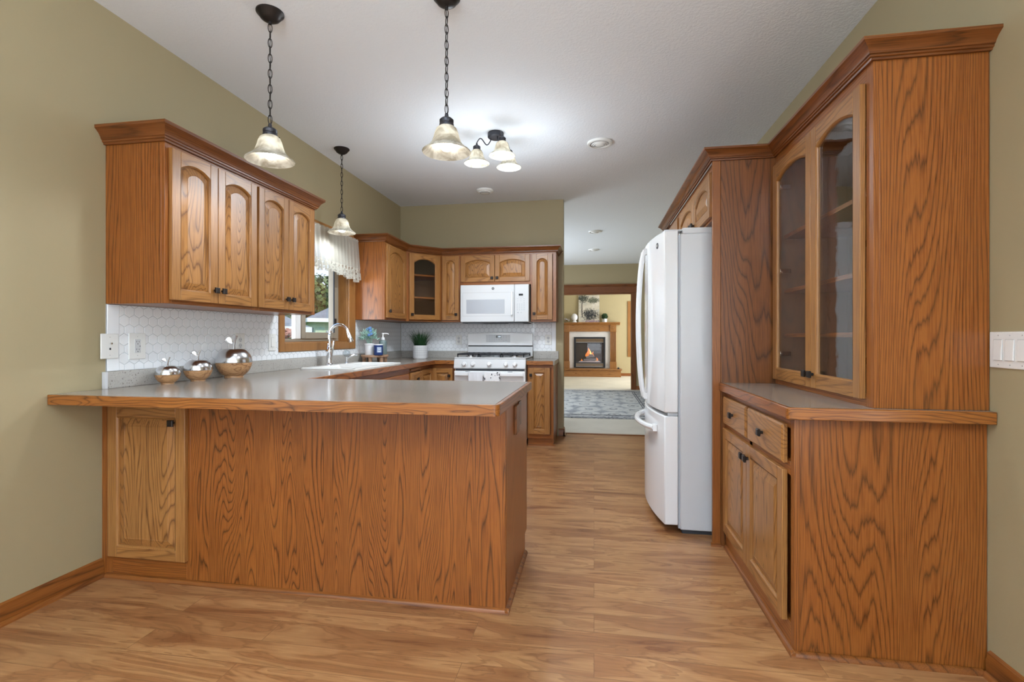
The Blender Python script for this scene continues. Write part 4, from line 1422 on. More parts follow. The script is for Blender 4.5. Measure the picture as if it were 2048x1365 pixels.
# deck with two bowls
bx0, bx1 = 0.085, sw - 0.03
bowls = ((0.03, sl_ / 2 - 0.012), (sl_ / 2 + 0.012, sl_ - 0.03))
z = 0.012
for (x0, x1, y0, y1) in ((0.006, bx0, 0.006, sl_ - 0.006), (bx1, sw - 0.006, 0.006, sl_ - 0.006), (bx0, bx1, 0.006, bowls[0][0]), (bx0, bx1, bowls[0][1], bowls[1][0]), (bx0, bx1, bowls[1][1], sl_ - 0.006)):
    b.quad((x0, y0, z), (x1, y0, z), (x1, y1, z), (x0, y1, z))
b.obj('rim', M['sink'], t)
for (y0, y1) in bowls:
    b = B()
    b.loops([rr(bx0, bx1, y0, y1, 0.0125, 0.001), rr(bx0 + 0.004, bx1 - 0.004, y0 + 0.004, y1 - 0.004, -0.01, 0.03), rr(bx0 + 0.012, bx1 - 0.012, y0 + 0.012, y1 - 0.012, -0.17, 0.05), rr(bx0 + 0.04, bx1 - 0.04, y0 + 0.04, y1 - 0.04, -0.185, 0.04)], False, True)
    o = b.obj('bowl', M['sink'], t)
    B().cyl(((bx0 + bx1) / 2, (y0 + y1) / 2, -0.1845), 0.04, 0.003, 20).obj('drain', M['chrome'], o)

FXx, FYy = -2.172, 3.815
t = thing('faucet', 'tall chrome gooseneck pull-down faucet behind the white sink', 'faucet', (FXx, FYy, CT + 0.0125))
B().lathe([(0.032, 0), (0.032, 0.006), (0.026, 0.012), (0.023, 0.02), (0.024, 0.07), (0.028, 0.10), (0.029, 0.125), (0.024, 0.14), (0.018, 0.16), (0.0155, 0.18)], n=20).obj('base', M['chrome'], t)
pts = [(0, 0, 0.17), (0, 0, 0.25)]
for i in range(13):
    a = PI - PI * 0.93 * i / 12
    pts.append((0.082 + 0.082 * math.cos(a), 0.01, 0.255 + 0.082 * math.sin(a)))
B().tube(pts, 0.0125, 12).obj('spout', M['chrome'], t)
e0, e1 = Vector(pts[-1]), Vector(pts[-1]) + (Vector(pts[-1]) - Vector(pts[-2])).normalized() * 0.085
B().tube([e0, e0.lerp(e1, .3), e0.lerp(e1, .8), e1], [0.014, 0.0165, 0.020, 0.019], 12).obj('spray_head', M['chrome'], t)
b = B()
b.tube([(0.0, 0.02, 0.11), (0.0, 0.045, 0.112)], 0.013, 10)
b.tube([(0.0, 0.045, 0.112), (0.004, 0.052, 0.15), (0.008, 0.056, 0.20)], [0.010, 0.008, 0.007], 8, flat=1.4)
b.obj('lever', M['chrome'], t)
t = thing('sink_dispenser', 'small chrome dispenser with clear round crystal knob and short spout on the sink rim', 'dispenser', (-2.172, 4.105, CT + 0.0125))
B().lathe([(0.018, 0), (0.018, 0.006), (0.011, 0.012), (0.010, 0.05), (0.013, 0.055)], n=14).obj('stem', M['chrome'], t)
b = B()
b.sphere((0, 0, 0.088), 0.034, 10, 6, 0.95)
b.obj('crystal_knob', M['crystal'], t)
B().tube([(0.004, 0.006, 0.045), (0.025, 0.03, 0.062), (0.045, 0.06, 0.075), (0.058, 0.085, 0.074)], [0.008, 0.008, 0.009, 0.010], 8).obj('spout', M['chrome'], t)

# ------------------------------------------------------------------ three wood-and-metal apples
def apple(x, y, r, label, rot, sz=0.86):
    t = thing('apple_ornament', label, 'ornament', (x, y, CT + 0.0005), rot, 'wood and metal apples')
    H = r * 2 * sz
    zc = H / 2
    lo, hi = [], []
    N = 20
    for i in range(N + 1):
        a = -PI / 2 + PI * i / N
        rad = r * (math.cos(a) ** 0.75 if math.cos(a) > 0 else 0)
        zz = zc + H / 2 * math.sin(a) * (1.0 if a < 0 else 1.0)
        rad = max(rad * (1.0 - 0.10 * (math.sin(a) < 0) * abs(math.sin(a))), 0.0005)
        if a > 1.15:
            zz -= (a - 1.15) * r * 0.35
        zz = max(zz, 0)
        (lo if i <= N // 2 else hi).append((rad, zz))
    flat = [(0.0005, 0.0), (r * 0.52, 0.0)] + [p for p in lo if p[1] > 0.03 * r and p[0] > r * 0.5]
    B().lathe(flat, n=32).obj('wooden_bowl', M['apple_wood'], t)
    B().lathe([(lo[-1][0] * 1.006, zc + 0.0005), (lo[-1][0] * 1.012, zc + 0.004)] + [(p[0] * 1.004, p[1] + 0.002) for p in hi], n=32).obj('metal_lid', M['steel'], t)
    zt = hi[-1][1]
    k = r / 0.075
    st = B().tube([(0, 0, zt - 0.004), (0.001 * k, 0, zt + 0.022 * k), (0.004 * k, 0.002 * k, zt + 0.042 * k), (0.012 * k, 0.004 * k, zt + 0.066 * k)], [0.0052 * k, 0.004 * k, 0.0036 * k, 0.0048 * k], 8).obj('stem', M['steel'], t)
    b = B()
    rows = []
    for i in range(9):
        f = i / 8
        w = 0.013 * k * math.sin(PI * (f ** 0.8)) + 0.0003
        cx, cz = -0.002 * k - 0.036 * k * f, zt + 0.034 * k + 0.014 * k * math.sin(PI * f * 0.7)
        rows.append([(cx, -0.0012, cz - w), (cx, 0.0025, cz), (cx, -0.0012, cz + w), (cx, -0.003, cz)])
    b.loops(rows)
    b.obj('leaf', M['steel'], st)
    return t
apple(-2.205, 2.265, 0.057, 'smallest wood and metal apple ornament, nearest the worktop front edge', 0.73)
apple(-2.190, 2.450, 0.070, 'middle-sized wood and metal apple ornament between the other two', 0.73)
apple(-2.165, 2.700, 0.100, 'largest wood and metal apple ornament with tall shiny lid', 0.73, 0.90)

# ------------------------------------------------------------------ wooden riser tray with its things
TX, TY = -2.135, 4.60
t = thing('riser_tray', 'round rustic wooden riser tray on stubby legs in the worktop corner', 'tray', (TX, TY, CT + 0.0005))
B().lathe([(0.001, 0.048), (0.128, 0.048), (0.132, 0.052), (0.132, 0.066), (0.128, 0.070), (0.001, 0.070)], n=36).obj('top', M['tray_wood'], t)
for a in (0.5, 1.6, 2.6, 3.7, 4.7, 5.8):
    B().lathe([(0.016, 0), (0.018, 0.02), (0.019, 0.0478)], (0.10 * math.cos(a), 0.10 * math.sin(a), 0), 10).obj('foot', M['tray_wood'], t)
TT = CT + 0.0712
t = thing('potted_plant', 'bushy dusty-green plant with blue flowers in a plain white pot on the tray', 'potted plant', (TX - 0.03, TY - 0.055, TT))
B().lathe([(0.001, 0), (0.040, 0), (0.042, 0.004), (0.043, 0.096), (0.046, 0.10), (0.046, 0.112), (0.041, 0.112), (0.040, 0.098), (0.001, 0.098)], n=24).obj('pot', M['ceramic'], t)
rnd = random.Random(3)
b = B()
for i in range(150):
    th, ph = rnd.uniform(0, 2 * PI), rnd.uniform(-0.25, PI / 2)
    rr_ = 0.088 * rnd.uniform(0.55, 1.1)
    c = Vector((rr_ * math.cos(th) * math.cos(ph), rr_ * math.sin(th) * math.cos(ph), 0.165 + rr_ * 0.9 * math.sin(ph)))
    dr = (c - Vector((0, 0, 0.12))).normalized()
    sd = dr.cross(Vector((rnd.uniform(-1, 1), rnd.uniform(-1, 1), 1))).normalized()
    up = sd.cross(dr) * 0.003
    l, w = rnd.uniform(0.022, 0.036), rnd.uniform(0.006, 0.010)
    b.loops([[c - dr * l * .4, c - dr * l * .4 + up * .2, c - dr * l * .4 + sd * .0006], [c - sd * w + dr * l * .1, c + up, c + sd * w + dr * l * .1], [c + dr * l * .6 - sd * w * .6, c + dr * l * .6 + up, c + dr * l * .6 + sd * w * .6], [c + dr * l, c + dr * l + up * .1, c + dr * l + sd * .0005]])
fo = b.obj('foliage', M['succ'], t)
for c in ((0.02, -0.03, 0.262), (0.035, -0.05, 0.235), (0.045, -0.06, 0.205), (-0.005, -0.03, 0.25), (0.028, -0.065, 0.195)):
    b = B()
    b.sphere(c, 0.015, 8, 6)
    for i in range(10):
        a = 2 * PI * i / 10
        b.sphere((c[0] + 0.011 * math.cos(a), c[1] + 0.011 * math.sin(a), c[2] + 0.006 * math.sin(3 * a)), 0.006, 6, 4)
    b.obj('flower', M['berry'], fo)
b = B()
for i in range(9):
    a = 2 * PI * i / 9
    b.tube([(0.01 * math.cos(a), 0.01 * math.sin(a), 0.095), (0.03 * math.cos(a), 0.03 * math.sin(a), 0.145), (0.055 * math.cos(a), 0.055 * math.sin(a), 0.185)], 0.0018, 5)
b.obj('stem', M['succ'], t)
t = thing('candle_jar', 'cobalt blue glass candle jar with pale printed label on the wooden tray', 'candle', (TX + 0.075, TY - 0.082, TT))
B().lathe([(0.001, 0), (0.042, 0), (0.044, 0.004), (0.044, 0.098), (0.041, 0.100), (0.041, 0.086), (0.001, 0.086)], n=28).obj('jar', M['candle'], t)
B().lathe([(0.001, 0.0865), (0.0405, 0.0865), (0.0405, 0.090), (0.001, 0.090)], n=24).obj('wax', M['ceramic'], t)
B().lathe([(0.0448, 0.096), (0.0448, 0.104), (0.042, 0.1045), (0.042, 0.0965)], n=28, ).obj('rim', M['ceramic'], t)
b = B()
def arcpatch(b, r, a0, a1, z0, z1, n=8):
    A = [a0 + (a1 - a0) * i / n for i in range(n + 1)]
    rows = [[(r * math.cos(a), r * math.sin(a), z0), (r * math.cos(a), r * math.sin(a), z1), ((r - .0004) * math.cos(a), (r - .0004) * math.sin(a), z1), ((r - .0004) * math.cos(a), (r - .0004) * math.sin(a), z0)] for a in A]
    b.loops(rows)
arcpatch(b, 0.0447, -1.45, -0.45, 0.026, 0.078)
lb = b.obj('label', M['label'], t)
b = B()
for z0, a0, a1 in ((0.066, -1.30, -0.60), (0.052, -1.18, -0.72), (0.034, -1.30, -0.60), (0.030, -1.15, -0.75)):
    arcpatch(b, 0.0451, a0, a1, z0, z0 + 0.0035)
b.obj('lettering', M['ink'], lb)
t = thing('soap_dispenser', 'ribbed grey-green glass soap bottle with white pump on the tray', 'soap dispenser', (TX + 0.062, TY + 0.052, TT))
rows = []
for z in (0.0, 0.004, 0.128, 0.140, 0.146):
    rr_ = {0.0: 0.034, 0.004: 0.037, 0.128: 0.037, 0.140: 0.030, 0.146: 0.017}[z]
    rows.append([(rr_ * (1 + (0.03 if z in (0.004, 0.128) else 0) * math.cos(24 * a)) * math.cos(a), rr_ * (1 + (0.03 if z in (0.004, 0.128) else 0) * math.cos(24 * a)) * math.sin(a), z) for a in [2 * PI * i / 96 for i in range(96)]])
B().loops(rows).obj('bottle', M['sage_glass'], t)
b = B()
b.lathe([(0.019, 0.146), (0.019, 0.166), (0.012, 0.170), (0.008, 0.172), (0.008, 0.200), (0.013, 0.202), (0.013, 0.214), (0.001, 0.216)], n=16)
b.tube([(0.0, 0, 0.208), (0.03, 0.012, 0.210), (0.045, 0.018, 0.207), (0.052, 0.021, 0.199)], [0.007, 0.006, 0.0055, 0.005], 8)
b.obj('pump', M['ceramic'], t)

# grass plant in a ribbed pot
GX, GY = -1.93, 5.33
t = thing('potted_plant', 'spiky dark green grass plant in a white ribbed pot in the back corner', 'potted plant', (GX, GY, CT + 0.0005))
b = B()
b.lathe([(0.001, 0), (0.070, 0), (0.075, 0.006), (0.081, 0.02), (0.083, 0.145), (0.083, 0.150), (0.078, 0.150), (0.077, 0.135), (0.001, 0.135)], n=40)
po = b.obj('pot', M['ceramic'], t)
b = B()
for i in range(44):
    a = 2 * PI * i / 44
    b.tube([(0.0815 * math.cos(a), 0.0815 * math.sin(a), 0.024), (0.0832 * math.cos(a), 0.0832 * math.sin(a), 0.143)], 0.0011, 4)
for z in (0.045, 0.07, 0.095, 0.12):
    b.tube([((0.0818 + 0.0012 * (z / 0.12)) * math.cos(2 * PI * i / 40), (0.0818 + 0.0012 * (z / 0.12)) * math.sin(2 * PI * i / 40), z) for i in range(40)], 0.0009, 4, closed=True)
b.obj('rib_pattern', M['groove'], po)
rnd = random.Random(11)
b = B()
for i in range(260):
    a = rnd.uniform(0, 2 * PI)
    r0 = 0.062 * math.sqrt(rnd.random())
    spread = (0.25 + r0 / 0.062 * 0.9) * rnd.uniform(0.5, 1.15)
    Lb = rnd.uniform(0.14, 0.215)
    p = Vector((r0 * math.cos(a), r0 * math.sin(a), 0.135))
    out = Vector((math.cos(a + rnd.uniform(-.5, .5)), math.sin(a + rnd.uniform(-.5, .5)), 0))
    sd = out.cross(Vector((0, 0, 1)))
    rows = []
    for k in range(5):
        f = k / 4
        ang = spread * (0.25 + 1.0 * f)
        c = p + out * (Lb * f * math.sin(ang) * 0.72) + Vector((0, 0, Lb * f * math.cos(ang * 0.62)))
        w = 0.0035 * (1 - f) + 0.0003
        rows.append([c - sd * w, c + Vector((0, 0, 0.0006)) + out * .001, c + sd * w])
    b.loops(rows, True, True)
b.obj('grass_blades', M['grass'], t)

# ------------------------------------------------------------------ outlets and switches
def wall_plate(name, label, cat, loc, rz, w=0.082, h=0.122, kind='duplex', mat=None, group=None):
    """face looks along local -y"""
    t = thing(name, label, cat, loc, rz, group)
    B().box(-w / 2, w / 2, -0.006, 0.0, -h / 2, h / 2).obj('plate', mat or M['plate'], t, 0.0035)
    if kind in ('duplex', 'gfci'):
        b = B()
        hh = 0.034 if kind == 'gfci' else 0.0
        if kind == 'gfci':
            b.box(-0.017, 0.017, -0.0078, -0.005, -0.034, 0.034)
        else:
            for zc in (-0.0195, 0.0195):
                b.lathe([(0.0165, -0.005), (0.0165, -0.0078)], (0, 0, zc), 16, 'y')
        b.obj('receptacle', mat or M['white'], t, 0.001)
        s = B()
        for zc in (-0.0195, 0.0195):
            s.box(-0.0075, -0.0055, -0.0083, -0.0075, zc - 0.001, zc + 0.0075)
            s.box(0.0055, 0.0075, -0.0083, -0.0075, zc - 0.001, zc + 0.0065)
            s.box(-0.002, 0.002, -0.0083, -0.0075, zc - 0.0105, zc - 0.006)
        if kind == 'gfci':
            s.box(0.010, 0.014, -0.0083, -0.0075, -0.003, 0.002)
        s.obj('slots', M['dgrey'], t)
    elif kind == 'rocker':
        n_ = max(1, round((w - 0.036) / 0.046))
        for i in range(n_):
            xc = (i - (n_ - 1) / 2) * 0.046
            B().box(xc - 0.0175, xc + 0.0175, -0.0066, -0.0055, -0.0345, 0.0345).obj('switch_frame', M['plate_line'], t)
            B().prism([(-0.0060, -0.033), (-0.0112, -0.033), (-0.0075, 0.033), (-0.0060, 0.033)], xc - 0.0160, xc + 0.0160, 'x').obj('rocker', M['plate'], t, 0.001)
    elif kind == 'jack':
        B().lathe([(0.0045, -0.005), (0.0045, -0.013), (0.002, -0.013)], (0.004, 0, 0.013), 10, 'y').obj('coax_jack', M['steel'], t)
        B().box(-0.003, 0.005, -0.0068, -0.0058, -0.018, -0.008).obj('phone_jack', M['dgrey'], t)
    if kind != 'rocker':
        sc = B()
        for z in (-h * 0.36, h * 0.36):
            sc.lathe([(0.0022, -0.0058), (0.0022, -0.0066)], (0, 0, z), 8, 'y')
        sc.obj('screws', M['plate_line'], t)
    else:
        sc = B()
        n_ = max(1, round((w - 0.036) / 0.046))
        for i in range(n_):
            for z in (-h * 0.40, h * 0.40):
                sc.lathe([(0.0022, -0.0058), (0.0022, -0.0066)], ((i - (n_ - 1) / 2) * 0.046, 0, z), 8, 'y')
        sc.obj('screws', M['plate_line'], t)
    return t
TW = XL + BT + 0.0028
wall_plate('jack_plate', 'white cable and phone jack plate at the near end of the splashback', 'wall plate', (XL + 0.0098, 2.020, 1.086), PI / 2, 0.088, 0.120, 'jack')
wall_plate('wall_outlet', 'white wall outlet with square face on the left splashback, before the apples', 'outlet', (TW, 2.166, 1.084), PI / 2, 0.094, 0.132, 'gfci')
wall_plate('wall_outlet', 'white wall outlet on the left splashback just behind the largest apple', 'outlet', (TW, 2.905, 1.092), PI / 2, 0.086, 0.122)
wall_plate('light_switch', 'single white rocker switch on the splashback left of the window', 'switch', (TW, 3.244 - 0.01, 1.092), PI / 2, 0.080, 0.122, 'rocker')
wall_plate('light_switch', 'white switch plate seen edge-on in the corner behind the tray', 'switch', (TW, 4.80, 1.100), PI / 2, 0.080, 0.120, 'rocker')
wall_plate('wall_outlet', 'white wall outlet on the back splashback left of the range', 'outlet', (-1.570, YB - BT - 0.0028, 1.096), 0, 0.072, 0.112)
wall_plate('wall_outlet', 'white wall outlet on the back splashback right of the range', 'outlet', (-0.515, YB - BT - 0.0028, 1.098), 0, 0.076, 0.115)
wall_plate('light_switch', 'white multi-rocker switch plate on the tan wall beside the glass hutch', 'switch', (XR - 0.0005, 1.800, 1.088), -PI / 2, 0.166, 0.118, 'rocker')
brown = plain('brown_outlet_plate', (0.10, 0.042, 0.020), 0.35)
t = thing('wall_outlet', 'dark brown outlet mounted on the end of the oak peninsula', 'outlet', (-0.3565, 2.365, 0.762), PI / 2)
B().box(-0.155, -0.060, -0.012, 0.0, -0.075, 0.055).obj('cover_flap', M['oak_dark'], t, 0.002)
B().box(-0.038, 0.038, -0.005, 0.0, -0.058, 0.058).obj('plate', brown, t, 0.002)
B().box(-0.022, 0.022, -0.0065, -0.0045, -0.036, 0.036).obj('receptacle', plain('brown_receptacle', (0.20, 0.10, 0.055), 0.4), t, 0.001)

# ------------------------------------------------------------------ pendants, ceiling fixture, vents
SHADE = [(0.027, 0.118), (0.034, 0.116), (0.046, 0.106), (0.054, 0.088), (0.060, 0.064), (0.067, 0.044), (0.078, 0.028), (0.094, 0.014), (0.106, 0.006), (0.112, 0.0)]
def shade_mesh(k=1.0):
    b = B()
    out = [(r * k, z * k) for r, z in SHADE]
    inn = [((r - 0.004) * k, (z - 0.002 if i < 2 else z) * k) for i, (r, z) in enumerate(SHADE)]
    prof = out + [((0.1105) * k, -0.003 * k)] + list(reversed(inn))
    b.lathe(prof, n=40, cap=False)
    return b.mesh('bell_shade', M['shade'])
def bulb_mesh(k=1.0, m=None):
    b = B()
    prof = [(0.010, 0.088), (0.012, 0.075), (0.024, 0.055), (0.030, 0.036), (0.029, 0.020), (0.020, 0.008), (0.001, 0.003)]
    b.lathe([(r * k, z * k) for r, z in prof], n=20)
    return b.mesh('light_bulb', m or M['bulb'])
def holder_mesh(k=1.0):
    b = B()
    prof = [(0.0285, 0.110), (0.0335, 0.112), (0.0335, 0.126), (0.030, 0.130), (0.0325, 0.134), (0.0325, 0.146), (0.024, 0.154), (0.010, 0.160), (0.0075, 0.176), (0.001, 0.180)]
    b.lathe([(r * k, z * k) for r, z in prof], n=24)
    for a in (0.4, 2.5, 4.6):
        b.tube([(0.030 * k * math.cos(a), 0.030 * k * math.sin(a), 0.117 * k), (0.043 * k * math.cos(a), 0.043 * k * math.sin(a), 0.117 * k)], 0.0028 * k, 6)
    return b.mesh('socket', M['pewter'])
def canopy_mesh():
    b = B()
    b.lathe([(0.063, 0.0), (0.063, -0.006), (0.058, -0.012), (0.052, -0.016), (0.044, -0.030), (0.026, -0.042), (0.008, -0.046), (0.007, -0.058), (0.001, -0.058)], n=32)
    return b.mesh('canopy', M['bronze'])
SM1, BM1, HM1, CM1 = shade_mesh(), bulb_mesh(), holder_mesh(), canopy_mesh()
def chain(z0, z1):
    b = B()
    n_ = max(2, round((z1 - z0) / 0.036))
    st = (z1 - z0) / n_
    for i in range(n_):
        zc = z0 + st * (i + 0.5)
        hh, ww = st * 0.5 + 0.0045, 0.0085
        a = PI / 2 * (i % 2) + 0.5
        pts = []
        for k in range(14):
            q_ = 2 * PI * k / 14
            u = ww * math.cos(q_)
            v = hh * math.sin(q_)
            pts.append((u * math.cos(a), u * math.sin(a), zc + v))
        b.tube(pts, 0.0021, 6, closed=True)
    b.tube([(0.003 * math.cos(i * 0.9), 0.003 * math.sin(i * 0.9), z0 + (z1 - z0) * i / 24) for i in range(25)], 0.0016, 5)
    return b
def pendant(x, y, zr, label):
    t = thing('pendant_light', label, 'pendant light', (x, y, zr), 0.3, 'bell-shaped pendant lights')
    place('lamp_shade', SM1, t)
    place('bulb', BM1, t)
    place('socket', HM1, t)
    place('canopy', CM1, t, 0, (0, 0, CZ - zr))
    chain(0.178, CZ - zr - 0.056).obj('chain', M['bronze'], t)
    lamp('pendant_lamp_light', 'SPOT', (x, y, zr - 0.008), (0, 0, 0), 9, (0.86, 0.94, 1.0), 0.03)
pendant(-1.545, 2.170, 1.985, 'bell-shaped pendant light over the left end of the peninsula, beside the wall cupboards')
pendant(-0.671, 2.204, 1.985, 'bell-shaped pendant light over the right end of the peninsula, beside the ceiling fixture')
pendant(-2.075, 3.840, 2.000, 'bell-shaped pendant light over the sink, in front of the lace valance')

CX_, CY_ = -0.745, 3.735
t = thing('ceiling_light', 'three-armed ceiling light with bell glass shades in the middle of the kitchen ceiling', 'ceiling light', (CX_, CY_, CZ))
B().lathe([(0.060, 0.0), (0.062, -0.004), (0.062, -0.034), (0.056, -0.040), (0.020, -0.042), (0.001, -0.042)], n=32).obj('canopy', M['pewter'], t)
KS = 0.88
SM2, BM2, HM2 = shade_mesh(KS), bulb_mesh(KS), holder_mesh(KS)
for i, (px, py) in enumerate(((-0.895, 3.735), (-0.672, 3.605), (-0.665, 3.865))):
    dx_, dy_ = px - CX_, py - CY_
    zr = -0.225
    L_ = math.hypot(dx_, dy_)
    ux, uy = dx_ / L_, dy_ / L_
    pts = [(ux * 0.04, uy * 0.04, -0.04)]
    for k in range(17):
        f = k / 16
        d_ = 0.04 + (L_ - 0.04) * f
        zz = -0.055 - 0.030 * math.sin(2 * PI * f) - 0.012 * f
        pts.append((ux * d_, uy * d_, zz))
    pts.append((dx_, dy_, zr + 0.175 * KS))
    arm = B().tube(pts, 0.0042, 8).obj('arm', M['pewter'], t)
    place('lamp_shade', SM2, t, 0, (dx_, dy_, zr))
    place('bulb', BM2, t, 0, (dx_, dy_, zr))
    place('socket', HM2, t, 0, (dx_, dy_, zr))
    lamp('ceiling_lamp_light', 'SPOT', (px, py, CZ + zr - 0.008), (0, 0, 0), 25, (0.84, 0.93, 1.0), 0.03)
gl_ = lamp('ceiling_light_glow', 'POINT', (CX_, CY_, CZ - 0.46), (0, 0, 0), 24, (0.82, 0.92, 1.0), 0.32)

def diffuser(x, y, r, label, dark):
    t = thing('ceiling_vent', label, 'ceiling vent', (x, y, CZ))
    B().lathe([(r, 0.0), (r, -0.008), (r * 0.96, -0.016), (r * 0.80, -0.018), (r * 0.78, -0.006), (r * 0.70, -0.004)], n=36, cap=False).obj('rim', M['plate'], t)
    B().lathe([(r * 0.72, -0.003), (r * 0.72, -0.005), (0.001, -0.005)], n=30).obj('recess', M['dgrey'] if dark else M['grey'], t)
    b = B()
    for rr_, z in ((0.66, -0.016), (0.52, -0.020)):
        b.lathe([(r * rr_, z), (r * (rr_ - 0.06), z - 0.006), (r * (rr_ - 0.09), z - 0.004), (r * (rr_ - 0.03), z + 0.003)], n=32, cap=False)
    b.lathe([(0.001, -0.006), (r * 0.36, -0.010), (r * 0.36, -0.024), (r * 0.28, -0.028), (0.001, -0.028)], n=28)
    b.obj('vanes', M['plate'], t)
diffuser(0.045, 4.055, 0.100, 'round white ceiling vent on the kitchen ceiling above the refrigerator aisle', False)
diffuser(0.015, 7.45, 0.095, 'round ceiling vent with dark slot on the dining ceiling, the nearer of two', True)
diffuser(-0.005, 9.00, 0.095, 'round ceiling vent with dark slot on the dining ceiling, farther one by the cased opening', True)
t = thing('smoke_detector', 'flat round white smoke detector on the ceiling in front of the back wall', 'smoke detector', (-1.15, 5.17, CZ))
B().lathe([(0.090, 0.0), (0.090, -0.012), (0.084, -0.020), (0.070, -0.024), (0.068, -0.030), (0.045, -0.034), (0.001, -0.034)], n=36).obj('cover', M['plate'], t)
B().lathe([(0.052, -0.0335), (0.052, -0.0345), (0.044, -0.0345), (0.044, -0.0335)], n=30, cap=False).obj('grille_ring', M['grey'], t)

# ------------------------------------------------------------------ lace valance
t = thing('valance', 'sheer cream lace valance with scalloped edge hanging at the kitchen window', 'curtain', (XL + 0.05, 3.36, 2.052))
B().cyl((0, -0.02, 0), 0.006, 1.13, 10, 'y').obj('rod', M['vinyl'], t)
rows = []
NY, NZ = 150, 18
Wv = 1.09
for j in range(NZ + 1):
    f = j / NZ
    r_ = []
    for i in range(NY + 1):
        u = i / NY
        y = Wv * u + (0.018 * f * (u - 0.3))
        dep = 0.010 + 0.012 * f
        x = 0.010 + dep * math.sin(u * 2 * PI * 17 + 1.3 * math.sin(u * 9)) * (0.5 + 0.5 * f) + 0.016 * f
        zb = -0.355 - 0.030 * abs(math.sin(u * PI * 7)) - 0.02 * math.cos(u * 2 * PI)
        z = 0.014 + f * (zb - 0.014)
        r_.append((x, y, z))
    rows.append(r_)
b = B()
b.loops(rows, False, False, False)
o = b.obj('lace_panel', M['sheer'], t)

# ------------------------------------------------------------------ dining room rug
t = thing('area_rug', 'large grey-blue oriental rug with striped border on the dining carpet', 'rug', (-0.55, 8.75, 0.0045))
HWx, HWy = 1.60, 1.82
B().box(-HWx, HWx, -HWy, HWy, 0, 0.008).obj('border', M['rug_b'], t, 0.003)
B().box(-HWx + 0.30, HWx - 0.30, -HWy + 0.30, HWy - 0.30, 0.008, 0.0095).obj('field', M['rug'], t)
b = B()
for k, w in ((0.03, 0.03), (0.245, 0.018), (0.285, 0.018)):
    x, y = HWx - k, HWy - k
    b.box(-x, x, -y, -y + w, 0.008, 0.0092).box(-x, x, y - w, y, 0.008, 0.0092).box(-x, -x + w, -y + w, y - w, 0.008, 0.0092).box(x - w, x, -y + w, y - w, 0.008, 0.0092)
b.obj('guard_stripe', M['rug_line'], t)

# ------------------------------------------------------------------ fireplace wall
FXC = -0.126
FP = YLR - 0.002
t = thing('fireplace', 'honey oak fireplace with fluted pilasters, pale stone surround and lit fire', 'fireplace', (FXC, FP, 0.004))
B().box(-0.87, 0.87, -0.46, 0, 0.0, 0.19).obj('hearth_base', M['honey_h'], t, 0.004)
B().box(-0.90, 0.90, -0.50, 0, 0.19, 0.225).obj('hearth_top', M['honey_h'], t, 0.008)
B().box(-0.585, 0.585, -0.045, 0, 0.225, 1.285).obj('surround', M['marble'], t, 0.002)
b = B()
b.box(-0.755, 0.755, -0.10, 0, 1.285, 1.475)
b.obj('frieze', M['honey_h'], t, 0.003)
for s_ in (-1, 1):
    x0 = s_ * 0.668
    b = B()
    b.box(x0 - 0.095, x0 + 0.095, -0.125, 0, 0.225, 0.42)
    sec = [(x0 - 0.083, 0.0), (x0 - 0.083, -0.105)]
    for k in range(4):
        gx = x0 - 0.054 + 0.036 * k
        sec += [(gx - 0.011, -0.105), (gx - 0.009, -0.083), (gx + 0.009, -0.083), (gx + 0.011, -0.105)]
    sec += [(x0 + 0.083, -0.105), (x0 + 0.083, 0.0)]
    b.prism(sec, 0.42, 1.27, 'z')
    b.box(x0 - 0.092, x0 + 0.092, -0.118, 0, 1.27, 1.30)
    b.box(x0 - 0.088, x0 + 0.088, -0.130, 0, 1.30, 1.475)
    pl = b.obj('pilaster', M['honey_v'], t, 0.004)
    B().lathe([(0.055, -0.129), (0.055, -0.138), (0.034, -0.140), (0.030, -0.132), (0.014, -0.140), (0.001, -0.141)], (x0, 0, 1.388), 20, 'y').obj('rosette', M['honey_v'], pl)
b = B()
b.prism([(0, 1.475), (-0.13, 1.475), (-0.14, 1.49), (-0.165, 1.51), (-0.19, 1.52), (-0.21, 1.52), (-0.21, 1.55), (0, 1.55)], -0.86, 0.86, 'x')
b.obj('mantel_shelf', M['honey_h'], t, 0.003)
b = B()
b.box(-0.450, -0.395, -0.075, -0.045, 0.235, 1.125).box(0.395, 0.450, -0.075, -0.045, 0.235, 1.125)
b.box(-0.395, 0.395, -0.075, -0.045, 1.075, 1.125).box(-0.395, 0.395, -0.075, -0.045, 0.235, 0.262).box(-0.395, 0.395, -0.075, -0.045, 0.945, 0.965).box(-0.395, 0.395, -0.075, -0.045, 0.365, 0.385)
b.obj('insert_frame', M['black'], t, 0.003)
b = B()
for z in (0.985, 1.015, 1.045, 0.285, 0.325):
    b.box(-0.392, 0.392, -0.068, -0.05, z, z + 0.022)
b.obj('louver', M['brass'], t)
b = B()
b.box(-0.395, 0.395, -0.0465, -0.0452, 0.385, 0.945)
fb = b.obj('firebox', plain('soot_firebox', (0.030, 0.022, 0.024), 0.7), t)
for (x0, z0, x1, z1, r_) in ((-0.17, 0.46, 0.20, 0.47, 0.028), (-0.10, 0.53, 0.14, 0.56, 0.03), (-0.02, 0.60, 0.10, 0.60, 0.022)):
    B().tube([(x0, -0.075, z0), ((x0 + x1) / 2, -0.078, (z0 + z1) / 2 + 0.01), (x1, -0.075, z1)], r_, 8).obj('log', plain('ash_log', (0.20, 0.18, 0.19), 0.9), t)
b = B()
b.prism([(-0.33, 0.39), (0.33, 0.39), (0.26, 0.44), (0.1, 0.45), (-0.1, 0.445), (-0.28, 0.43)], -0.070, -0.055, 'y')
b.obj('ember_bed', plain('ember_bed', (0.42, 0.36, 0.40), 0.9), t)
rnd = random.Random(5)
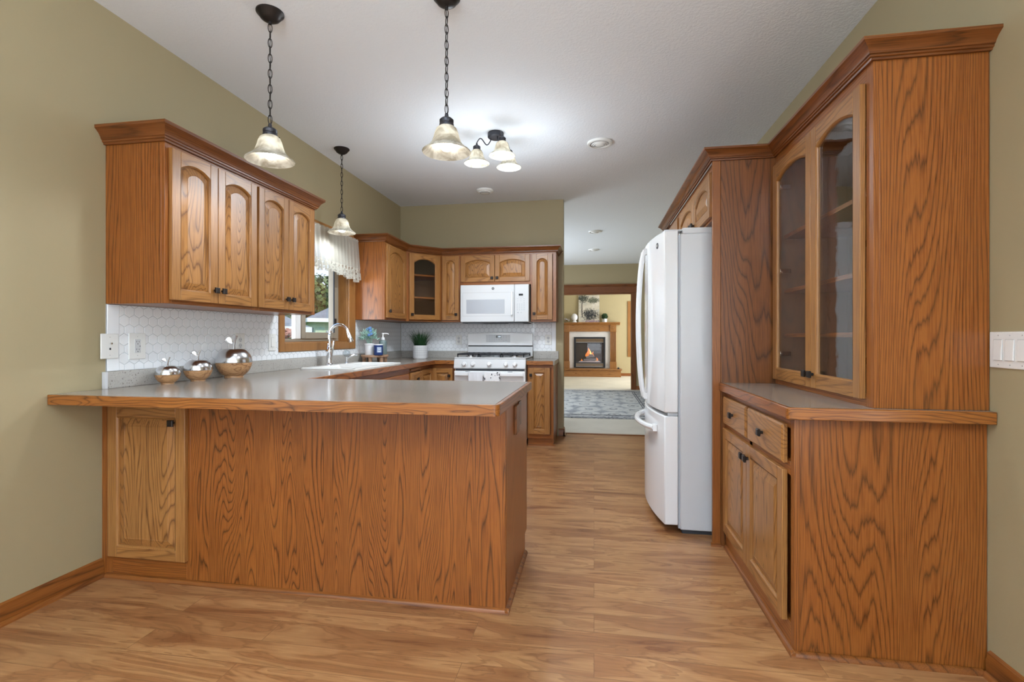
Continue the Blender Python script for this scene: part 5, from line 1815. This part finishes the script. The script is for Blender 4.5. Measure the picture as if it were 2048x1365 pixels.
def flame(cx, cz, w, h, mat, y):
    pts = []
    for i in range(7):
        f = i / 6
        pts.append((cx + 0.02 * math.sin(f * 5 + cx * 30) * f, y, cz + h * f))
    B().tube(pts, [w * 0.5, w * 0.62, w * 0.52, w * 0.40, w * 0.26, w * 0.13, 0.002], 7, flat=0.25).obj('flame', mat, t)
flame(-0.02, 0.58, 0.13, 0.24, M['flame_o'], -0.056)
flame(0.01, 0.60, 0.075, 0.17, M['flame_y'], -0.062)
flame(-0.08, 0.56, 0.07, 0.15, M['flame_o'], -0.058)
flame(0.09, 0.56, 0.07, 0.15, M['flame_o'], -0.058)
flame(0.21, 0.44, 0.06, 0.10, M['flame_o'], -0.060)
flame(0.18, 0.43, 0.035, 0.07, M['flame_y'], -0.066)
flame(-0.23, 0.42, 0.05, 0.07, M['flame_o'], -0.060)
B().box(-0.395, 0.395, -0.098, -0.095, 0.385, 0.945).obj('glass', M['pane'], t)
MZ = 0.004 + 1.551
o = B().box(-0.30, 0.30, -0.012, 0.012, 0, 0.79).obj('canvas_painting', [M['painting']], None, 0.002)
o.location = (-0.145, YLR - 0.085, MZ)
o.rotation_euler = (math.radians(-4.5), 0, 0)
tag(o, 'unframed canvas painting of trees leaning on the fireplace mantel', 'painting')
t = thing('egg_sculpture', 'white textured egg sculpture on a small foot on the mantel', 'sculpture', (-0.560, YLR - 0.12, MZ))
B().lathe([(0.001, 0), (0.068, 0), (0.066, 0.02), (0.050, 0.035), (0.046, 0.05)], n=24).obj('foot', M['ceramic'], t)
B().lathe([(0.001, 0.045)] + [(0.092 * math.sin(PI * i / 14) * (1.06 - 0.14 * i / 14), 0.045 + 0.105 * (1 - math.cos(PI * i / 14))) for i in range(1, 14)] + [(0.001, 0.255)], n=28).obj('egg', M['ceramic'], t)
t = thing('twig_ornament', 'small tangled silver twig ornament at the left end of the mantel', 'ornament', (-0.775, YLR - 0.12, MZ))
b = B()
for i in range(9):
    a, c_ = rnd.uniform(0, PI), rnd.uniform(-0.7, 0.7)
    d_ = Vector((math.cos(a), 0.4 * math.sin(a), c_)).normalized() * 0.085
    b.tube([Vector((0, 0, 0.078)) - d_, Vector((0, 0, 0.078)) + d_], 0.006, 6)
b.obj('twigs', M['steel'], t)
t = thing('potted_plant', 'clipped ball topiary in a small white pot on the right of the mantel', 'potted plant', (0.302, YLR - 0.12, MZ))
B().lathe([(0.001, 0), (0.062, 0), (0.070, 0.09), (0.070, 0.10), (0.060, 0.10), (0.001, 0.095)], n=4).obj('pot', M['ceramic'], t)
b = B()
for i in range(420):
    u, a = rnd.uniform(-1, 1), rnd.uniform(0, 2 * PI)
    q_ = math.sqrt(1 - u * u)
    d_ = Vector((q_ * math.cos(a), q_ * math.sin(a), u))
    c_ = Vector((0, 0, 0.165)) + d_ * 0.088 * rnd.uniform(0.82, 1.08)
    s1 = d_.orthogonal().normalized() * 0.013
    s2 = d_.cross(s1).normalized() * 0.013 + d_ * 0.006
    b.quad(c_ - s1, c_ - s2, c_ + s1, c_ + s2)
b.sphere((0, 0, 0.165), 0.075, 14, 10)
b.obj('foliage', M['topiary'], t)
t = thing('fire_tool_knob', 'small dark iron ornament on the right end of the hearth', 'ornament', (0.675, YLR - 0.42, 0.004 + 0.2255))
B().lathe([(0.045, 0), (0.045, 0.006), (0.018, 0.012), (0.028, 0.03), (0.02, 0.045), (0.001, 0.05)], n=16).obj('body', M['black'], t)

# ------------------------------------------------------------------ outdoors, seen through the windows
GZ = -0.7
o = B().box(-70, XL - 0.14, -20, 90, GZ - 0.2, GZ).obj('lawn', M['grasslawn'])
o['kind'] = 'structure'
o = B().box(-3.5, 20, YLR + 0.3, 90, GZ - 0.2, GZ).obj('lawn_back', M['grasslawn'])
o['kind'] = 'structure'

def house(name, label, cx, cy, rz, w, d, eave, ridge, wall_m, over=0.35, vent=None, spout=None):
    t = thing(name, label, 'house', (cx, cy, GZ), rz)
    B().box(-w / 2, w / 2, -d / 2, d / 2, 0, eave).obj('wall', wall_m, t)
    b = B()
    W2, D2 = w / 2 + over, d / 2 + over
    k = min(W2, D2)
    base = [(-W2, -D2, eave + 0.02), (W2, -D2, eave + 0.02), (W2, D2, eave + 0.02), (-W2, D2, eave + 0.02)]
    if W2 >= D2:
        r0, r1 = (-(W2 - D2), 0, ridge), ((W2 - D2), 0, ridge)
        b.quad(base[0], base[1], r1, r0)
        b.quad(base[2], base[3], r0, r1)
        b.quad(base[1], base[2], r1)
        b.quad(base[3], base[0], r0)
    else:
        r0, r1 = (0, -(D2 - W2), ridge), (0, (D2 - W2), ridge)
        b.quad(base[1], base[2], r1, r0)
        b.quad(base[3], base[0], r0, r1)
        b.quad(base[0], base[1], r0)
        b.quad(base[2], base[3], r1)
    b.quad(*reversed(base))
    b.obj('roof', M['roof'], t)
    b = B()
    b.box(-W2, W2, -D2 - 0.02, -D2, eave - 0.14, eave + 0.03).box(-W2, W2, D2, D2 + 0.02, eave - 0.14, eave + 0.03)
    b.box(-W2 - 0.02, -W2, -D2, D2, eave - 0.14, eave + 0.03).box(W2, W2 + 0.02, -D2, D2, eave - 0.14, eave + 0.03)
    b.obj('fascia', M['fascia'], t)
    return t
# green house: its near corner looks towards the kitchen window
HCX, HCY = -12.05, 20.0
ang = math.atan2(0.6, 0.8)
w_, d_ = 10.0, 4.2
def rot(x, y):
    return (x * math.cos(ang) - y * math.sin(ang), x * math.sin(ang) + y * math.cos(ang))
ox, oy = rot(-w_ / 2, -d_ / 2)
t = house('house', 'pale green house with grey hip roof seen through the right window sash', HCX - ox, HCY - oy, ang, w_, d_, 2.62, 3.9, M['siding_g'])
B().box(-w_ / 2 - 0.06, -w_ / 2, -1.3, -0.7, 2.0, 2.25).obj('wall_vent', M['grey'], t, 0.01)
B().box(-w_ / 2 + 0.45, -w_ / 2 + 0.55, -d_ / 2 - 0.08, -d_ / 2, 0, 2.1).obj('downspout', M['grey'], t, 0.01)
t = house('garage', 'white garage with grey roof seen through the left window sash', -12.3, 12.2, 0, 5.4, 5.4, 2.13, 4.0, M['siding_w'], 0.3)

def tree(label, x, y, h, r, mat, n_=1500, seed=1, zc=None):
    rn = random.Random(seed)
    t = thing('tree', label, 'tree', (x, y, GZ))
    B().tube([(0, 0, 0), (0.05, 0.03, h * 0.3), (0, 0, h * 0.6)], [r * 0.09, r * 0.07, r * 0.03], 8).obj('trunk', M['bark'], t)
    b = B()
    cl = [(Vector((rn.uniform(-.6, .6) * r, rn.uniform(-.6, .6) * r, h * rn.uniform(0.22, 0.9))), r * rn.uniform(0.35, 0.6)) for _ in range(16)]
    for i in range(n_):
        c0, cr = cl[i % len(cl)]
        v = Vector((rn.gauss(0, 1), rn.gauss(0, 1), rn.gauss(0, 1))).normalized()
        p = c0 + v * cr * rn.uniform(0.6, 1.05)
        s_ = rn.uniform(0.10, 0.24) * (r / 2.2) ** 0.5
        a = Vector((rn.gauss(0, 1), rn.gauss(0, 1), rn.gauss(0, 1))).normalized()
        u = v.cross(a).normalized() * s_
        w = v.cross(u).normalized() * s_ + v * s_ * 0.5
        b.quad(p - u, p - w, p + u, p + w)
    b.obj('crown', mat, t)
tree('dark green leafy tree rising behind the green house roof', -21.5, 35.5, 7.2, 2.6, M['tree'], 2600, 2)
tree('dark green bushy tree behind the white garage', -27.5, 38.5, 6.6, 2.7, M['tree'], 2400, 3)
tree('yellow-green tree behind the right side of the green house', -20.6, 42.0, 7.4, 2.4, M['tree2'], 2200, 4)
tree('tall thin-topped tree left of the green house roof', -29.0, 47.0, 10.5, 2.4, M['tree'], 2000, 9)
tree('leafy tree seen through the living room window', 2.6, 26.0, 6.5, 2.6, M['tree'], 2200, 6)
t = thing('flowering_shrub', 'rusty-pink flowering shrub in front of the white garage', 'shrub', (-7.3, 10.9, GZ))
rn = random.Random(8)
def clump(m, zlo, zhi, rad, n_, s0):
    b = B()
    for i in range(n_):
        f = rn.random()
        a = rn.uniform(0, 2 * PI)
        R_ = rad * math.sqrt(rn.random()) * (1 - 0.5 * f)
        p = Vector((R_ * math.cos(a), R_ * math.sin(a), zlo + (zhi - zlo) * f))
        u = Vector((rn.gauss(0, 1), rn.gauss(0, 1), rn.gauss(0, 1))).normalized() * s0
        w = u.orthogonal().normalized() * s0
        b.quad(p - u, p - w, p + u, p + w)
    return b.obj('foliage' if m is M['shrub_g'] else 'blossom', m, t)
clump(M['shrub_g'], 0.1, 1.80, 0.62, 900, 0.06)
clump(M['shrub_r'], 1.50, 2.02, 0.60, 420, 0.05)
B().tube([(0, 0, 0), (0.02, 0, 0.8)], 0.05, 8).obj('stem', M['bark'], t)
